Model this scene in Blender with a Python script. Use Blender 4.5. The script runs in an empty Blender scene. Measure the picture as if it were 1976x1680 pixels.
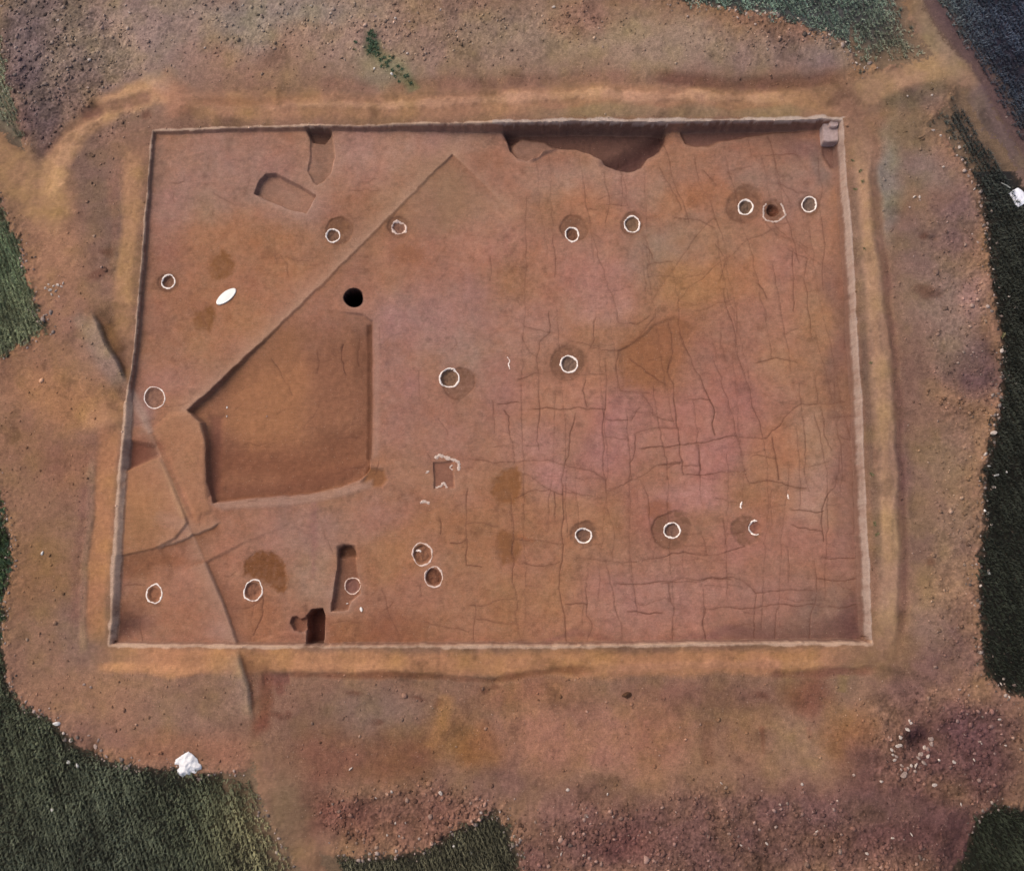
import bpy, bmesh, math, random
import numpy as np
from mathutils import Vector, Euler

random.seed(7)
RNG = np.random.default_rng(11)
sc = bpy.context.scene

# ------------------------------------------------------------------ camera, sky, sun, exposure
F_PX = 1700.0                                   # focal length in pixels of the 1976 wide photograph
CAM_LOC = (1.4848, -5.5394, 23.7414)
CAM_ROT = (0.1577, 0.0339, 0.0047)
cam = bpy.data.cameras.new('survey_camera')
cam.sensor_fit = 'HORIZONTAL'
cam.sensor_width = 36.0
cam.lens = F_PX / 1976.0 * 36.0
cam.clip_start, cam.clip_end = 0.1, 2000.0
cam_ob = bpy.data.objects.new('survey_camera', cam)
cam_ob.location, cam_ob.rotation_euler = CAM_LOC, CAM_ROT
sc.collection.objects.link(cam_ob)
sc.camera = cam_ob

SUN_DIR = Vector((-0.62, 0.36, 0.80)).normalized()        # towards the light: low, upper left of the picture
world = bpy.data.worlds.new('World')
sc.world = world
world.use_nodes = True
wn = world.node_tree.nodes
sky = wn.new('ShaderNodeTexSky')
sky.sky_type = 'NISHITA'
sky.sun_disc = False
sky.sun_elevation = math.asin(SUN_DIR.z)
sky.sun_rotation = math.atan2(SUN_DIR.x, SUN_DIR.y)
sky.dust_density = 5.0
sky.air_density = 0.7
sky.ozone_density = 0.5
wn['Background'].inputs['Strength'].default_value = 0.15
world.node_tree.links.new(sky.outputs[0], wn['Background'].inputs['Color'])
sun = bpy.data.lights.new('sun', 'SUN')
sun.energy = 0.7
sun.angle = math.radians(60)
sun.color = (1.0, 0.93, 0.80)
sun_ob = bpy.data.objects.new('sun', sun)
sun_ob.rotation_euler = SUN_DIR.to_track_quat('Z', 'Y').to_euler()
sc.collection.objects.link(sun_ob)
sc.view_settings.view_transform = 'Standard'
sc.view_settings.look = 'None'
sc.view_settings.gamma = 1.0
sc.view_settings.exposure = 0.26
sc.cycles.max_bounces = 6
sc.cycles.diffuse_bounces = 3

# ------------------------------------------------------------------ survey grid: photo pixels <-> ground metres
R3 = np.array(Euler(CAM_ROT, 'XYZ').to_matrix())
CL = np.array(CAM_LOC)
CX, CY = 988.0, 840.0

def to_px(x, y, z):
    dx, dy, dz = x - CL[0], y - CL[1], z - CL[2]
    a = dx*R3[0, 0] + dy*R3[1, 0] + dz*R3[2, 0]
    b = dx*R3[0, 1] + dy*R3[1, 1] + dz*R3[2, 1]
    c = dx*R3[0, 2] + dy*R3[1, 2] + dz*R3[2, 2]
    return CX + F_PX*a/-c, CY - F_PX*b/-c

def to_world(u, v, z=0.0):
    u, v = np.asarray(u, float), np.asarray(v, float)
    d = np.stack([(u-CX)/F_PX, (CY-v)/F_PX, -np.ones_like(u)], -1) @ R3.T
    t = (z - CL[2]) / d[..., 2]
    return CL[0] + t*d[..., 0], CL[1] + t*d[..., 1]

FLOOR = -0.46                                     # general level of the excavated floor

def axis(fine, frame, far, d0, d1, d2):
    a = [np.arange(-fine, fine, d0)]
    a.insert(0, np.arange(-frame[0], -fine, d1)); a.append(np.arange(fine, frame[1], d1))
    a.insert(0, np.arange(-frame[0]-far, -frame[0], d2)); a.append(np.arange(frame[1], frame[1]+far, d2))
    return np.concatenate(a)

X = axis(10.9, (14.6, 15.6), 6.0, 0.020, 0.027, 0.10)
Y = axis(7.7, (13.6, 11.9), 6.0, 0.020, 0.027, 0.10)
NX, NY = len(X), len(Y)
GX, GY = np.meshgrid(X, Y)
U0, V0 = to_px(GX, GY, 0.0)
def ssf(a, b, x):
    t = np.clip((x-a)/(b-a), 0, 1); return t*t*(3-2*t)
def floor_level(x, y):
    return (FLOOR + 0.28*(1-ssf(-9.8, 1.5, x)))*(1-0.42*ssf(2.0, 7.0, y)*(1-ssf(-4.0, 0.5, x)))       # the cut is shallower towards the left
def to_floor(u, v):
    x, y = to_world(u, v, FLOOR+0.14)
    for _ in range(3):
        z = floor_level(x, y); d0x, d0y = to_world(u, v, 0.0); d1x, d1y = to_world(u, v, -1.0)
        x, y = d0x+(d0x-d1x)*z, d0y+(d0y-d1y)*z
    return x, y
ZF = floor_level(GX, GY)
U1, V1 = to_px(GX, GY, ZF)

def noise(scale, seed, octaves=1, gain=0.5):
    """smooth value noise, about -1..1, laid out on the ground in metres"""
    out = np.zeros((NY, NX)); amp, tot = 1.0, 0.0
    for o in range(octaves):
        s = scale / 2**o
        r = np.random.default_rng(seed*101 + o)
        def wmat(A):
            p = (A - A[0])/s + r.random()
            i = np.floor(p).astype(int); f = p - i; f = f*f*(3-2*f)
            return i, f
        ix, fx = wmat(X); iy, fy = wmat(Y)
        L = r.random((iy.max()+2, ix.max()+2))*2 - 1
        rows = L[iy]*(1-fy)[:, None] + L[iy+1]*fy[:, None]
        out += amp*(rows[:, ix]*(1-fx) + rows[:, ix+1]*fx)
        tot += amp; amp *= gain
    return out/tot*1.3

def sstep(a, b, x):
    t = np.clip((x-a)/(b-a), 0, 1)
    return t*t*(3-2*t)

def window(pts, pad):
    p = np.asarray(pts, float)
    u0, v0, u1, v1 = p[:, 0].min()-pad, p[:, 1].min()-pad, p[:, 0].max()+pad, p[:, 1].max()+pad
    xs, ys = [], []
    for z in (0.0, FLOOR):
        x, y = to_world([u0, u1, u1, u0], [v0, v0, v1, v1], z)
        xs += list(x); ys += list(y)
    i0, i1 = np.searchsorted(X, [min(xs), max(xs)])
    j0, j1 = np.searchsorted(Y, [min(ys), max(ys)])
    return slice(max(j0-1, 0), min(j1+1, NY)), slice(max(i0-1, 0), min(i1+1, NX))

def sd_poly(P, U, V):
    """signed distance to a closed polygon, positive inside"""
    P = np.asarray(P, float); d2 = np.full(U.shape, 1e12); ins = np.zeros(U.shape, bool)
    for k in range(len(P)):
        a, b = P[k], P[(k+1) % len(P)]
        e = b-a
        wu, wv = U-a[0], V-a[1]
        t = np.clip((wu*e[0]+wv*e[1])/(e@e+1e-9), 0, 1)
        d2 = np.minimum(d2, (wu-t*e[0])**2+(wv-t*e[1])**2)
        c = (a[1] > V) != (b[1] > V)
        if a[1] != b[1]:
            ins ^= c & (U < (b[0]-a[0])*(V-a[1])/(b[1]-a[1])+a[0])
    return np.where(ins, 1, -1)*np.sqrt(d2)

def sd_line(P, U, V):
    """distance to an open line, which side (+1 = right hand of its direction in the picture), place along it 0..1"""
    P = np.asarray(P, float); L = np.r_[0, np.cumsum(np.hypot(*np.diff(P, axis=0).T))]
    d2 = np.full(U.shape, 1e12); side = np.zeros(U.shape); at = np.zeros(U.shape)
    for k in range(len(P)-1):
        a, e = P[k], P[k+1]-P[k]
        wu, wv = U-a[0], V-a[1]
        t = np.clip((wu*e[0]+wv*e[1])/(e@e+1e-9), 0, 1)
        q = (wu-t*e[0])**2+(wv-t*e[1])**2
        m = q < d2
        d2 = np.where(m, q, d2)
        side = np.where(m, np.sign(e[0]*wv-e[1]*wu), side)
        at = np.where(m, (L[k]+t*(L[k+1]-L[k]))/L[-1], at)
    return np.sqrt(d2), side, at

def lin(c):
    c = np.asarray(c, float)/255.0
    return np.where(c <= 0.04045, c/12.92, ((c+0.055)/1.055)**2.4)

ALB = 0.86                                        # soil albedo that reads as the given tone under this sky
def soil(c):
    return lin(c)*ALB*np.array([0.985, 1.005, 1.02])

# ------------------------------------------------------------------ the excavation: outline, floor and cuts
LIP = [(295, 253), (450, 247), (590, 243), (700, 243), (800, 239), (960, 237), (1100, 234), (1280, 235), (1400, 233), (1540, 233),
       (1590, 229), (1625, 232), (1632, 330), (1641, 430), (1649, 540), (1654, 660), (1662, 760), (1667, 900), (1671, 1000),
       (1676, 1100), (1679, 1180), (1681, 1240), (1550, 1239), (1400, 1241), (1250, 1243), (1100, 1245), (900, 1246), (700, 1245),
       (450, 1246), (212, 1243), (221, 1100), (231, 950), (238, 850), (247, 757), (257, 690), (264, 640), (269, 560), (280, 430), (289, 310)]
lx, ly = to_world([p[0] for p in LIP], [p[1] for p in LIP], 0.0)
N_edge = noise(0.5, 3, 3)
SD = sd_poly(np.stack([lx, ly], 1), GX, GY) + 0.020*N_edge + 0.011*noise(0.14, 4, 3)       # metres, positive inside
INS = SD > 0
U = np.where(INS, U1, U0); V = np.where(INS, V1, V0)

n_big, n_mid, n_sm = noise(3.2, 21, 3), noise(0.9, 22, 3), noise(0.22, 23, 3)
n_fine, n_grit = noise(0.07, 24, 2), noise(0.035, 25, 1)
warp_u, warp_v = noise(1.3, 31, 4), noise(1.3, 32, 4)
UW, VW = U + 26*warp_u, V + 26*warp_v

Z = np.where(INS, ZF + 0.010*n_mid + 0.004*n_sm + 0.0015*n_fine,
             0.05*n_big + 0.018*n_mid + 0.008*n_sm + 0.004*n_fine)
COL = np.zeros((NY, NX, 3))
COL[:] = np.where(INS[..., None], soil((157, 112, 88)), soil((138, 104, 82)))
ID = np.zeros((NY, NX), np.int16)                 # which object a patch of ground belongs to
IDS = {}
def new_id(key):
    IDS[key] = len(IDS); return IDS[key]
F_ID, SP_ID, PA_ID, FI_ID = new_id('floor'), new_id('spoil'), new_id('path'), new_id('field')
WT, WR, WB, WL = new_id('wt'), new_id('wr'), new_id('wb'), new_id('wl')

def tint(sl, w, rgb):
    COL[sl] = COL[sl]*(1-w[..., None]) + soil(rgb)*w[..., None]

def patch(cu, cv, ru, rv, rgb, w=0.8, soft=0.75, inside=None, ang=0.0):
    sl = window([(cu-ru, cv-rv), (cu+ru, cv+rv)], max(ru, rv)*1.2+30)
    u, v = UW[sl]-cu, VW[sl]-cv
    if ang:
        ca, sa = math.cos(ang), math.sin(ang); u, v = u*ca+v*sa, -u*sa+v*ca
    r = np.sqrt((u/ru)**2+(v/rv)**2)
    m = w*(1-sstep(1-soft, 1+soft*0.6, r))
    if inside is not None: m = m*(INS[sl] == inside)
    tint(sl, m, rgb)

def band(pts, half, rgb, w=0.8, soft=0.6, dz=0.0, inside=False, wob=6.0, taper=0.12):
    sl = window(pts, half*2+30)
    d, s, t = sd_line(pts, U[sl]+wob*warp_u[sl], V[sl]+wob*warp_v[sl])
    if half < 10: half, w, dz = half*1.2, w*0.95, dz*0.5
    k_ = 1.0 if half < 12 else 0.4
    hv = half*(1+k_*(0.45*n_mid[sl]+0.25*n_sm[sl])); w = w*np.clip(0.9+0.5*k_*n_mid[sl], 0.3, 1)
    m = 1-sstep(hv*(1-soft), hv*(1+soft), d)
    if taper: m = m*sstep(0, taper, t)*sstep(0, taper, 1-t)
    if inside is not None: m = m*(INS[sl] == inside)
    tint(sl, m*w, rgb); Z[sl] += dz*m

# ---- outline of the bare spoil apron (everything beyond is crop field)
SPOIL = [(60, -700), (-20, -60), (-2, 90), (20, 180), (44, 288), (0, 250), (-80, 130), (-260, -150), (-420, -60), (-170, 150),
         (0, 395), (40, 470), (64, 560), (82, 640), (70, 655), (0, 690), (-60, 740), (-30, 850), (-6, 950), (12, 1000), (25, 1050),
         (22, 1100), (6, 1170), (10, 1250), (25, 1330), (46, 1362), (100, 1388), (115, 1402), (140, 1430), (180, 1452), (220, 1462),
         (270, 1476), (330, 1490), (380, 1495), (460, 1488), (486, 1480), (505, 1540), (545, 1620), (582, 1680), (660, 1830), (900, 2250),
         (960, 2200), (720, 1800), (640, 1690), (612, 1645), (660, 1656), (760, 1652), (830, 1632), (880, 1600), (950, 1562),
         (985, 1600), (1012, 1680), (1060, 1800), (1200, 1900), (1700, 1880), (1835, 1690), (1860, 1640), (1880, 1580), (1915, 1545),
         (1976, 1555), (2240, 1600), (2420, 1560), (2300, 1420), (1976, 1350), (1910, 1312), (1895, 1300), (1890, 1220), (1885, 1150),
         (1893, 1050), (1895, 950), (1907, 850), (1926, 790), (1928, 720), (1935, 650), (1925, 600), (1915, 520), (1905, 450), (1895, 400),
         (1880, 350), (1855, 310), (1832, 272), (1795, 243), (1838, 190), (1847, 160), (1883, 232), (1947, 304), (2100, 540), (2400, 1000),
         (2480, 960), (2170, 520), (1976, 296), (1897, 171), (1840, 107), (1783, 0), (1690, -170), (1400, -700), (1330, -700), (1640, -170), (1744, 0),
         (1776, 71), (1804, 108), (1690, 132), (1665, 142), (1645, 110), (1620, 80), (1580, 65), (1540, 45), (1470, 25), (1380, 14),
         (1290, -4), (1180, -70), (1000, -700)]
sdS_s = sd_poly(SPOIL, U0 + 7*warp_u, V0 + 7*warp_v)
sdS = sdS_s + 9*n_sm + 5*n_fine + 3*n_grit
FIELD = (sdS < 0) & ~INS

# ---- soil colours outside the cut: large areas first
out_patches = [
 (150, 80, 220, 150, (134, 116, 104)), (330, 60, 160, 90, (148, 126, 112)), (75, 190, 55, 130, (96, 80, 80)), (60, 60, 60, 90, (118, 100, 94)),
 (600, 70, 200, 90, (154, 128, 106)), (480, 115, 130, 45, (150, 114, 92)), (760, 110, 130, 60, (150, 124, 108)),
 (880, 70, 130, 80, (146, 118, 100)), (1010, 60, 120, 90, (150, 127, 106)), (1200, 75, 160, 70, (158, 134, 110)), (1120, 40, 70, 40, (150, 112, 92)),
 (1450, 100, 190, 50, (142, 118, 104)), (1330, 70, 90, 50, (154, 130, 108)), (480, 60, 60, 60, (140, 124, 110)), (560, 20, 200, 40, (140, 126, 112)),
 (230, 40, 60, 60, (150, 126, 112)), (1590, 120, 60, 40, (132, 112, 104)),
 (180, 350, 45, 140, (122, 96, 82)), (210, 450, 50, 110, (124, 96, 82)), (110, 500, 70, 130, (160, 118, 88)), (150, 600, 60, 60, (142, 104, 84)),
 (60, 730, 90, 90, (146, 106, 78)), (130, 770, 90, 60, (170, 122, 84)), (100, 690, 60, 30, (148, 108, 84)), (60, 860, 90, 60, (146, 104, 82)),
 (60, 960, 80, 90, (140, 104, 78)), (80, 1120, 90, 110, (136, 100, 68)), (100, 1230, 90, 90, (142, 108, 84)), (150, 1230, 40, 80, (130, 102, 86)),
 (140, 900, 60, 60, (140, 98, 76)), (120, 1340, 80, 40, (144, 108, 82)), (250, 1360, 160, 60, (148, 110, 84)), (360, 1380, 110, 70, (140, 108, 88)),
 (320, 1440, 120, 40, (142, 100, 74)), (200, 1430, 60, 30, (140, 104, 86)), (430, 1440, 60, 50, (148, 104, 80)),
 (590, 1400, 110, 70, (126, 94, 76)), (720, 1370, 90, 50, (134, 108, 92)), (620, 1470, 90, 50, (132, 88, 68)), (770, 1460, 90, 60, (128, 84, 62)),
 (870, 1420, 70, 60, (148, 106, 70)), (930, 1450, 40, 50, (138, 92, 56)), (1060, 1430, 110, 70, (166, 116, 92)), (1180, 1420, 90, 70, (164, 116, 94)),
 (1020, 1340, 120, 40, (154, 106, 80)), (1280, 1420, 80, 80, (158, 110, 86)), (1300, 1340, 100, 30, (142, 100, 82)), (1420, 1350, 100, 30, (130, 94, 78)),
 (1440, 1430, 60, 60, (150, 110, 84)), (1530, 1440, 80, 60, (152, 118, 94)), (1560, 1350, 60, 40, (122, 78, 60)), (1640, 1440, 60, 60, (142, 98, 64)),
 (1640, 1330, 60, 40, (132, 104, 82)), (1760, 1320, 60, 60, (124, 92, 82)), (1820, 1240, 60, 70, (108, 80, 76)), (1790, 1190, 40, 60, (138, 110, 92)),
 (1830, 1050, 60, 110, (146, 116, 96)), (1760, 1020, 40, 120, (128, 100, 82)), (1740, 900, 26, 150, (112, 82, 76)), (1820, 880, 70, 80, (142, 114, 92)),
 (1870, 690, 50, 70, (94, 70, 70)), (1880, 740, 40, 40, (104, 78, 76)), (1820, 600, 70, 120, (142, 118, 102)), (1780, 480, 60, 90, (128, 102, 90)),
 (1880, 560, 40, 70, (150, 116, 104)), (1770, 720, 50, 90, (128, 98, 82)), (1720, 350, 30, 110, (132, 124, 112)), (1790, 330, 60, 60, (132, 112, 100)),
 (1850, 420, 40, 70, (122, 96, 90)), (1760, 260, 60, 40, (122, 100, 82)), (1760, 200, 80, 30, (106, 90, 78)), (1810, 1130, 50, 60, (150, 118, 88)),
 (700, 1590, 120, 60, (130, 94, 74)), (660, 1580, 70, 50, (120, 80, 68)), (830, 1570, 120, 50, (120, 84, 70)), (590, 1560, 40, 60, (110, 62, 54)),
 (960, 1510, 120, 40, (124, 92, 78)), (1060, 1560, 120, 50, (130, 96, 82)), (1200, 1600, 160, 80, (118, 82, 74)), (1060, 1640, 90, 60, (110, 78, 70)),
 (1400, 1590, 160, 80, (112, 80, 72)), (1560, 1570, 130, 80, (108, 76, 70)), (1700, 1580, 120, 90, (100, 68, 64)), (1820, 1440, 110, 90, (100, 68, 66)),
 (1900, 1400, 90, 60, (98, 68, 68)), (1910, 1480, 70, 70, (98, 68, 64)), (1800, 1600, 80, 70, (94, 64, 60)), (1770, 1560, 60, 50, (100, 68, 62)),
 (1200, 1620, 60, 40, (108, 70, 64)), (1440, 1650, 200, 50, (106, 76, 68)), (1680, 1480, 60, 50, (108, 76, 68)),
 (1770, 1435, 24, 20, (66, 42, 46)), (1650, 1560, 200, 30, (112, 82, 74)), (560, 1560, 50, 110, (128, 104, 78)), (1850, 1620, 60, 80, (90, 60, 58)),
 (1810, 70, 40, 110, (142, 122, 98)), (1900, 210, 40, 60, (116, 96, 86)), (1950, 280, 60, 60, (100, 80, 76)),
]
for cu, cv, ru, rv, rgb in out_patches:
    patch(cu, cv, ru, rv, tuple(c*0.99 for c in rgb), 0.80, 0.75, False)

# ---- trodden ring path and tracks (paler, smoother)
band([(300, 185), (420, 205), (560, 205), (720, 208), (900, 205), (1050, 192), (1200, 190), (1400, 196), (1560, 198), (1670, 200)], 25, (170, 126, 94), 0.75, 0.5, 0.0)
band([(480, 205), (600, 200), (780, 205), (960, 192), (1060, 184), (1180, 183), (1240, 190), (1330, 184), (1460, 190), (1580, 185)], 7, (192, 148, 116), 0.75, 0.7, 0.05)
band([(990, 217), (1150, 214), (1300, 216), (1450, 217), (1590, 216)], 9, (138, 116, 88), 0.75, 0.6, 0.0, wob=3)
band([(360, 195), (450, 197), (520, 198), (640, 193)], 6, (140, 98, 70), 0.6, 0.7, -0.04)
band([(560, 160), (800, 165), (1000, 160), (1150, 150), (1250, 150)], 12, (140, 102, 82), 0.6, 0.7, -0.03)
band([(1240, 145), (1400, 160), (1500, 160), (1600, 155), (1640, 150)], 12, (112, 76, 62), 0.8, 0.7, -0.06)
band([(-120, 150), (-20, 270), (50, 350), (95, 400)], 42, (166, 128, 90), 0.7, 0.5, 0, wob=10, taper=0)
band([(95, 400), (108, 320), (155, 250), (215, 198), (290, 175), (360, 175)], 22, (190, 146, 106), 0.95, 0.5, 0.0)
band([(95, 400), (130, 300), (190, 215), (260, 170)], 9, (196, 152, 114), 0.5, 0.6, 0.03)
band([(300, 150), (340, 180), (350, 230)], 26, (168, 120, 92), 0.6, 0.6)
band([(200, 30), (260, 90), (290, 150), (340, 170)], 18, (160, 132, 112), 0.5, 0.6)
band([(150, 225), (210, 205), (300, 185)], 10, (116, 82, 70), 0.65, 0.6, -0.05)
band([(85, 300), (130, 255), (200, 200)], 8, (112, 78, 62), 0.6, 0.7, -0.04)
band([(265, 270), (256, 380), (246, 500), (236, 620), (232, 680)], 17, (172, 130, 94), 0.95, 0.6, 0.01)
band([(215, 330), (222, 430), (210, 560)], 8, (142, 104, 84), 0.6, 0.6)
band([(212, 800), (204, 900), (196, 1000), (190, 1100), (184, 1250)], 19, (170, 120, 84), 0.95, 0.55, -0.02)
band([(178, 870), (172, 980), (166, 1100), (160, 1280)], 5, (152, 122, 96), 0.7, 0.6, 0.04)
band([(168, 900), (160, 1010), (153, 1120), (150, 1220)], 13, (124, 88, 74), 0.6, 0.7)
band([(150, 810), (220, 790), (240, 775)], 22, (182, 134, 96), 0.7, 0.6)
band([(165, 1270), (300, 1272), (450, 1275), (600, 1276), (800, 1280), (1000, 1280), (1200, 1278), (1400, 1276), (1560, 1275), (1690, 1268)], 23, (176, 126, 88), 0.95, 0.45, 0.0)
band([(180, 1288), (300, 1292), (420, 1291)], 6, (190, 138, 96), 0.7, 0.7, 0.03)
band([(560, 1284), (700, 1284), (860, 1290)], 6, (184, 134, 96), 0.6, 0.7, 0.02)
band([(1100, 1292), (1300, 1284), (1500, 1282), (1620, 1284)], 7, (176, 128, 98), 0.65, 0.7, 0.03)
band([(500, 1302), (650, 1303), (800, 1300), (950, 1310), (1100, 1292), (1180, 1292)], 5, (106, 66, 46), 0.75, 0.7, -0.05)
band([(1480, 1300), (1580, 1302), (1660, 1297), (1700, 1290)], 6, (112, 72, 58), 0.75, 0.7, -0.05)
band([(500, 1312), (560, 1308)], 12, (116, 72, 64), 0.8, 0.7, -0.04)
band([(1650, 215), (1668, 300), (1680, 430), (1690, 560), (1700, 700), (1712, 860), (1718, 1000), (1716, 1150), (1706, 1280)], 21, (168, 133, 105), 0.88, 0.5, 0.0)
band([(1660, 260), (1676, 420), (1690, 600), (1704, 760), (1714, 950), (1712, 1150)], 8, (172, 134, 98), 0.55, 0.6, 0.02)
band([(1684, 240), (1690, 340), (1694, 420), (1710, 520), (1722, 620), (1732, 760), (1740, 900), (1744, 1050), (1740, 1180), (1730, 1290)], 7, (92, 62, 54), 0.65, 0.7, -0.06)
band([(1640, 300), (1650, 400), (1662, 560), (1672, 700), (1684, 900), (1694, 1060), (1700, 1150)], 7, (116, 94, 76), 0.6, 0.7, -0.02, wob=3)
band([(1640, 190), (1700, 160), (1770, 140), (1840, 122)], 24, (166, 132, 100), 0.8, 0.5)
band([(1560, -400), (1720, -140), (1790, 30), (1835, 110), (1880, 190), (1960, 310), (2100, 520), (2300, 850)], 26, (142, 118, 94), 0.5, 0.5, taper=0)
band([(1862, 170), (1900, 225), (1960, 310), (2100, 520)], 34, (104, 86, 82), 0.8, 0.6, taper=0.05)
band([(1700, 205), (1760, 180), (1830, 165)], 12, (108, 90, 74), 0.6, 0.7)
# side ridge and hollow of the old section line, left of the cut and below it
def fault(pts, h, decay, hi_rgb=None, lo_rgb=None, inside=None, lo=1.0, hi=0.0, w_hi=9, w_lo=9, cw=0.7, edge=2.2, taper=0.08):
    """ground drops by h across the line: high side on its left hand, low side on its right"""
    sl = window(pts, decay*2.2+10)
    d, s, t = sd_line(pts, U[sl]+2.0*warp_u[sl]+1.6*n_sm[sl], V[sl]+2.0*warp_v[sl]+1.6*n_sm[sl])
    x = d*s
    e = (sstep(0, taper, t)*sstep(0, taper, 1-t)) if taper else 1.0
    if inside is not None: e = e*(INS[sl] == inside)
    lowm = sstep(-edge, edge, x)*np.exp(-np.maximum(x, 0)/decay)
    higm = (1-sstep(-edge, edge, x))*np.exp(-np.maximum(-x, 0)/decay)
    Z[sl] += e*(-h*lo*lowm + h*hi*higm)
    if hi_rgb: tint(sl, e*cw*(1-sstep(-1, 3, x))*np.exp(-np.maximum(-x, 0)/w_hi), hi_rgb)  # pale high side: lit edge painted into the colour
    if lo_rgb: tint(sl, e*cw*sstep(-2, 2, x)*np.exp(-np.maximum(x, 0)/w_lo), lo_rgb)  # dark low side: shade below the drop painted into the colour

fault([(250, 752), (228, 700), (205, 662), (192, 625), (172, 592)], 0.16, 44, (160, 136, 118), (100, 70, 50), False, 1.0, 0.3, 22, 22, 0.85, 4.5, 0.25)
band([(232, 685), (216, 650), (204, 620)], 12, (110, 78, 52), 0.7, 0.7)  # shaded hollow beside the ridge put into the colour
band([(140, 600), (176, 640), (212, 715), (236, 748)], 14, (140, 116, 100), 0.6, 0.7)
fault([(489, 1395), (478, 1320), (465, 1275), (455, 1244)], 0.11, 80, (160, 134, 114), (106, 68, 54), False, 0.8, 0.3, 26, 20, 0.75, 6.0, 0.25)
patch(500, 1345, 14, 55, (112, 72, 54), 0.8, 0.7, False)
patch(495, 1400, 18, 24, (116, 68, 52), 0.7, 0.7, False)
patch(528, 1330, 14, 14, (110, 66, 54), 0.6, 0.6, False)
for cu, cv, r in [(673, 1337, 10), (955, 1316, 11), (520, 1385, 14), (545, 1380, 12), (835, 1350, 14), (800, 1345, 9), (930, 1320, 14), (1460, 1345, 14), (715, 1395, 10), (1795, 1080, 14), (270, 212, 12), (1790, 560, 20), (1805, 458, 11), (195, 520, 20), (200, 470, 16)]:
    patch(cu, cv, r, r*0.7, (96, 60, 46), 0.6, 0.7, False)
band([(1367, 1385), (1366, 1430), (1368, 1485)], 12, (122, 86, 64), 0.65, 0.7, -0.02, wob=4, taper=0.12)
band([(1466, 1400), (1468, 1460)], 4, (134, 84, 64), 0.6, 0.6)
band([(1630, 1305), (1625, 1340)], 8, (134, 112, 64), 0.4, 0.7)
band([(1560, 1400), (1565, 1430)], 5, (130, 86, 66), 0.5, 0.6)
band([(860, 1330), (850, 1400), (820, 1450)], 14, (164, 118, 74), 0.5, 0.7)
band([(1240, 1380), (1245, 1450)], 12, (150, 100, 84), 0.4, 0.7)
# weedy stripe on the top spoil
patch(716, 88, 14, 28, (70, 84, 62), 0.6, 0.5, False)
band([(716, 80), (730, 105), (760, 130), (785, 150), (800, 178)], 13, (104, 106, 76), 0.8, 0.7, taper=0.05)
patch(740, 130, 55, 32, (136, 124, 98), 0.6, 0.7, False)
# tone wander outside
wander = 1 + 0.10*n_big + 0.08*n_mid + 0.10*n_sm + 0.09*n_fine + 0.05*n_grit - 0.27*sstep(0.3, 0.8, noise(0.7, 53, 5)) + 0.10*sstep(0.4, 0.8, noise(0.5, 54, 5))
hue_o = noise(0.6, 43, 3)
COL = np.where(INS[..., None], COL, COL*wander[..., None]*np.stack([1+0*hue_o, 1+0.04*hue_o, np.clip(1-0.12*hue_o, 0.8, 1.03)], -1))

# ---- field soil under the crop
fs = np.zeros((NY, NX, 3)); fs[:] = soil((50, 48, 38))
def fblend(cu, cv, r, rgb, w=1.0):
    m = w*np.exp(-((U0-cu)**2+(V0-cv)**2)/(2*r*r)); fs[:] = fs*(1-m[..., None])+soil(rgb)*m[..., None]
fblend(1980, 700, 330, (36, 34, 28)); fblend(1960, 1600, 160, (34, 34, 26)); fblend(1930, 1150, 220, (32, 30, 26))
fblend(1600, 30, 170, (84, 84, 82)); fblend(1960, 60, 170, (52, 48, 58)); fblend(20, 550, 150, (86, 88, 66)); fblend(0, 200, 120, (130, 116, 96))
fblend(470, 1560, 60, (96, 84, 58)); fblend(230, 1580, 190, (42, 42, 34)); fblend(1730, 150, 60, (112, 100, 80))
fz = (((U0 > 430) & (U0 < 660) & (V0 > 1470)) | ((U0 > 1640) & (V0 < 330))) & FIELD
m_ = np.maximum(0.85*(1-sstep(2, 55, -sdS+8*n_sm))*fz, 0.6*(1-sstep(-2, 16, -sdS+7*n_sm))*FIELD)[..., None]
fs[:] = fs*(1-m_) + np.where(fz[..., None], soil((128, 103, 81)), soil((104, 82, 66)))*m_
COL = np.where(FIELD[..., None], fs*(1+0.18*n_mid+0.15*n_sm)[..., None], COL)

# dark purple verge right of the track
band([(1790, -20), (1850, 90), (1915, 175), (1990, 290), (2120, 500)], 16, (88, 66, 72), 0.7, 0.6, taper=0)
PATH_LINES = [([(300, 185), (420, 203), (720, 206), (1050, 192), (1400, 194), (1670, 200)], 30), ([(-400, -150), (-120, 150), (-20, 270), (95, 400)], 46), ([(95, 400), (110, 320), (160, 250), (220, 195), (300, 165)], 26),
              ([(265, 250), (246, 500), (236, 620), (240, 690)], 20), ([(212, 800), (196, 1000), (184, 1265)], 22), ([(180, 1270), (600, 1274), (1000, 1276), (1690, 1268)], 27),
              ([(1655, 200), (1680, 430), (1700, 700), (1718, 1000), (1712, 1280)], 24), ([(1640, 190), (1770, 140), (1840, 122)], 26), ([(1560, -400), (1760, -20), (1835, 110), (1915, 240), (2300, 850)], 34), ([(510, 1480), (580, 1600), (680, 1800)], 36)]
pathm = np.zeros((NY, NX), bool)
for pts, hw in PATH_LINES:
    sl = window(pts, hw+20); d, s, t = sd_line(pts, U0[sl]+5*warp_u[sl], V0[sl]+5*warp_v[sl]); pathm[sl] |= d < hw
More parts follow.
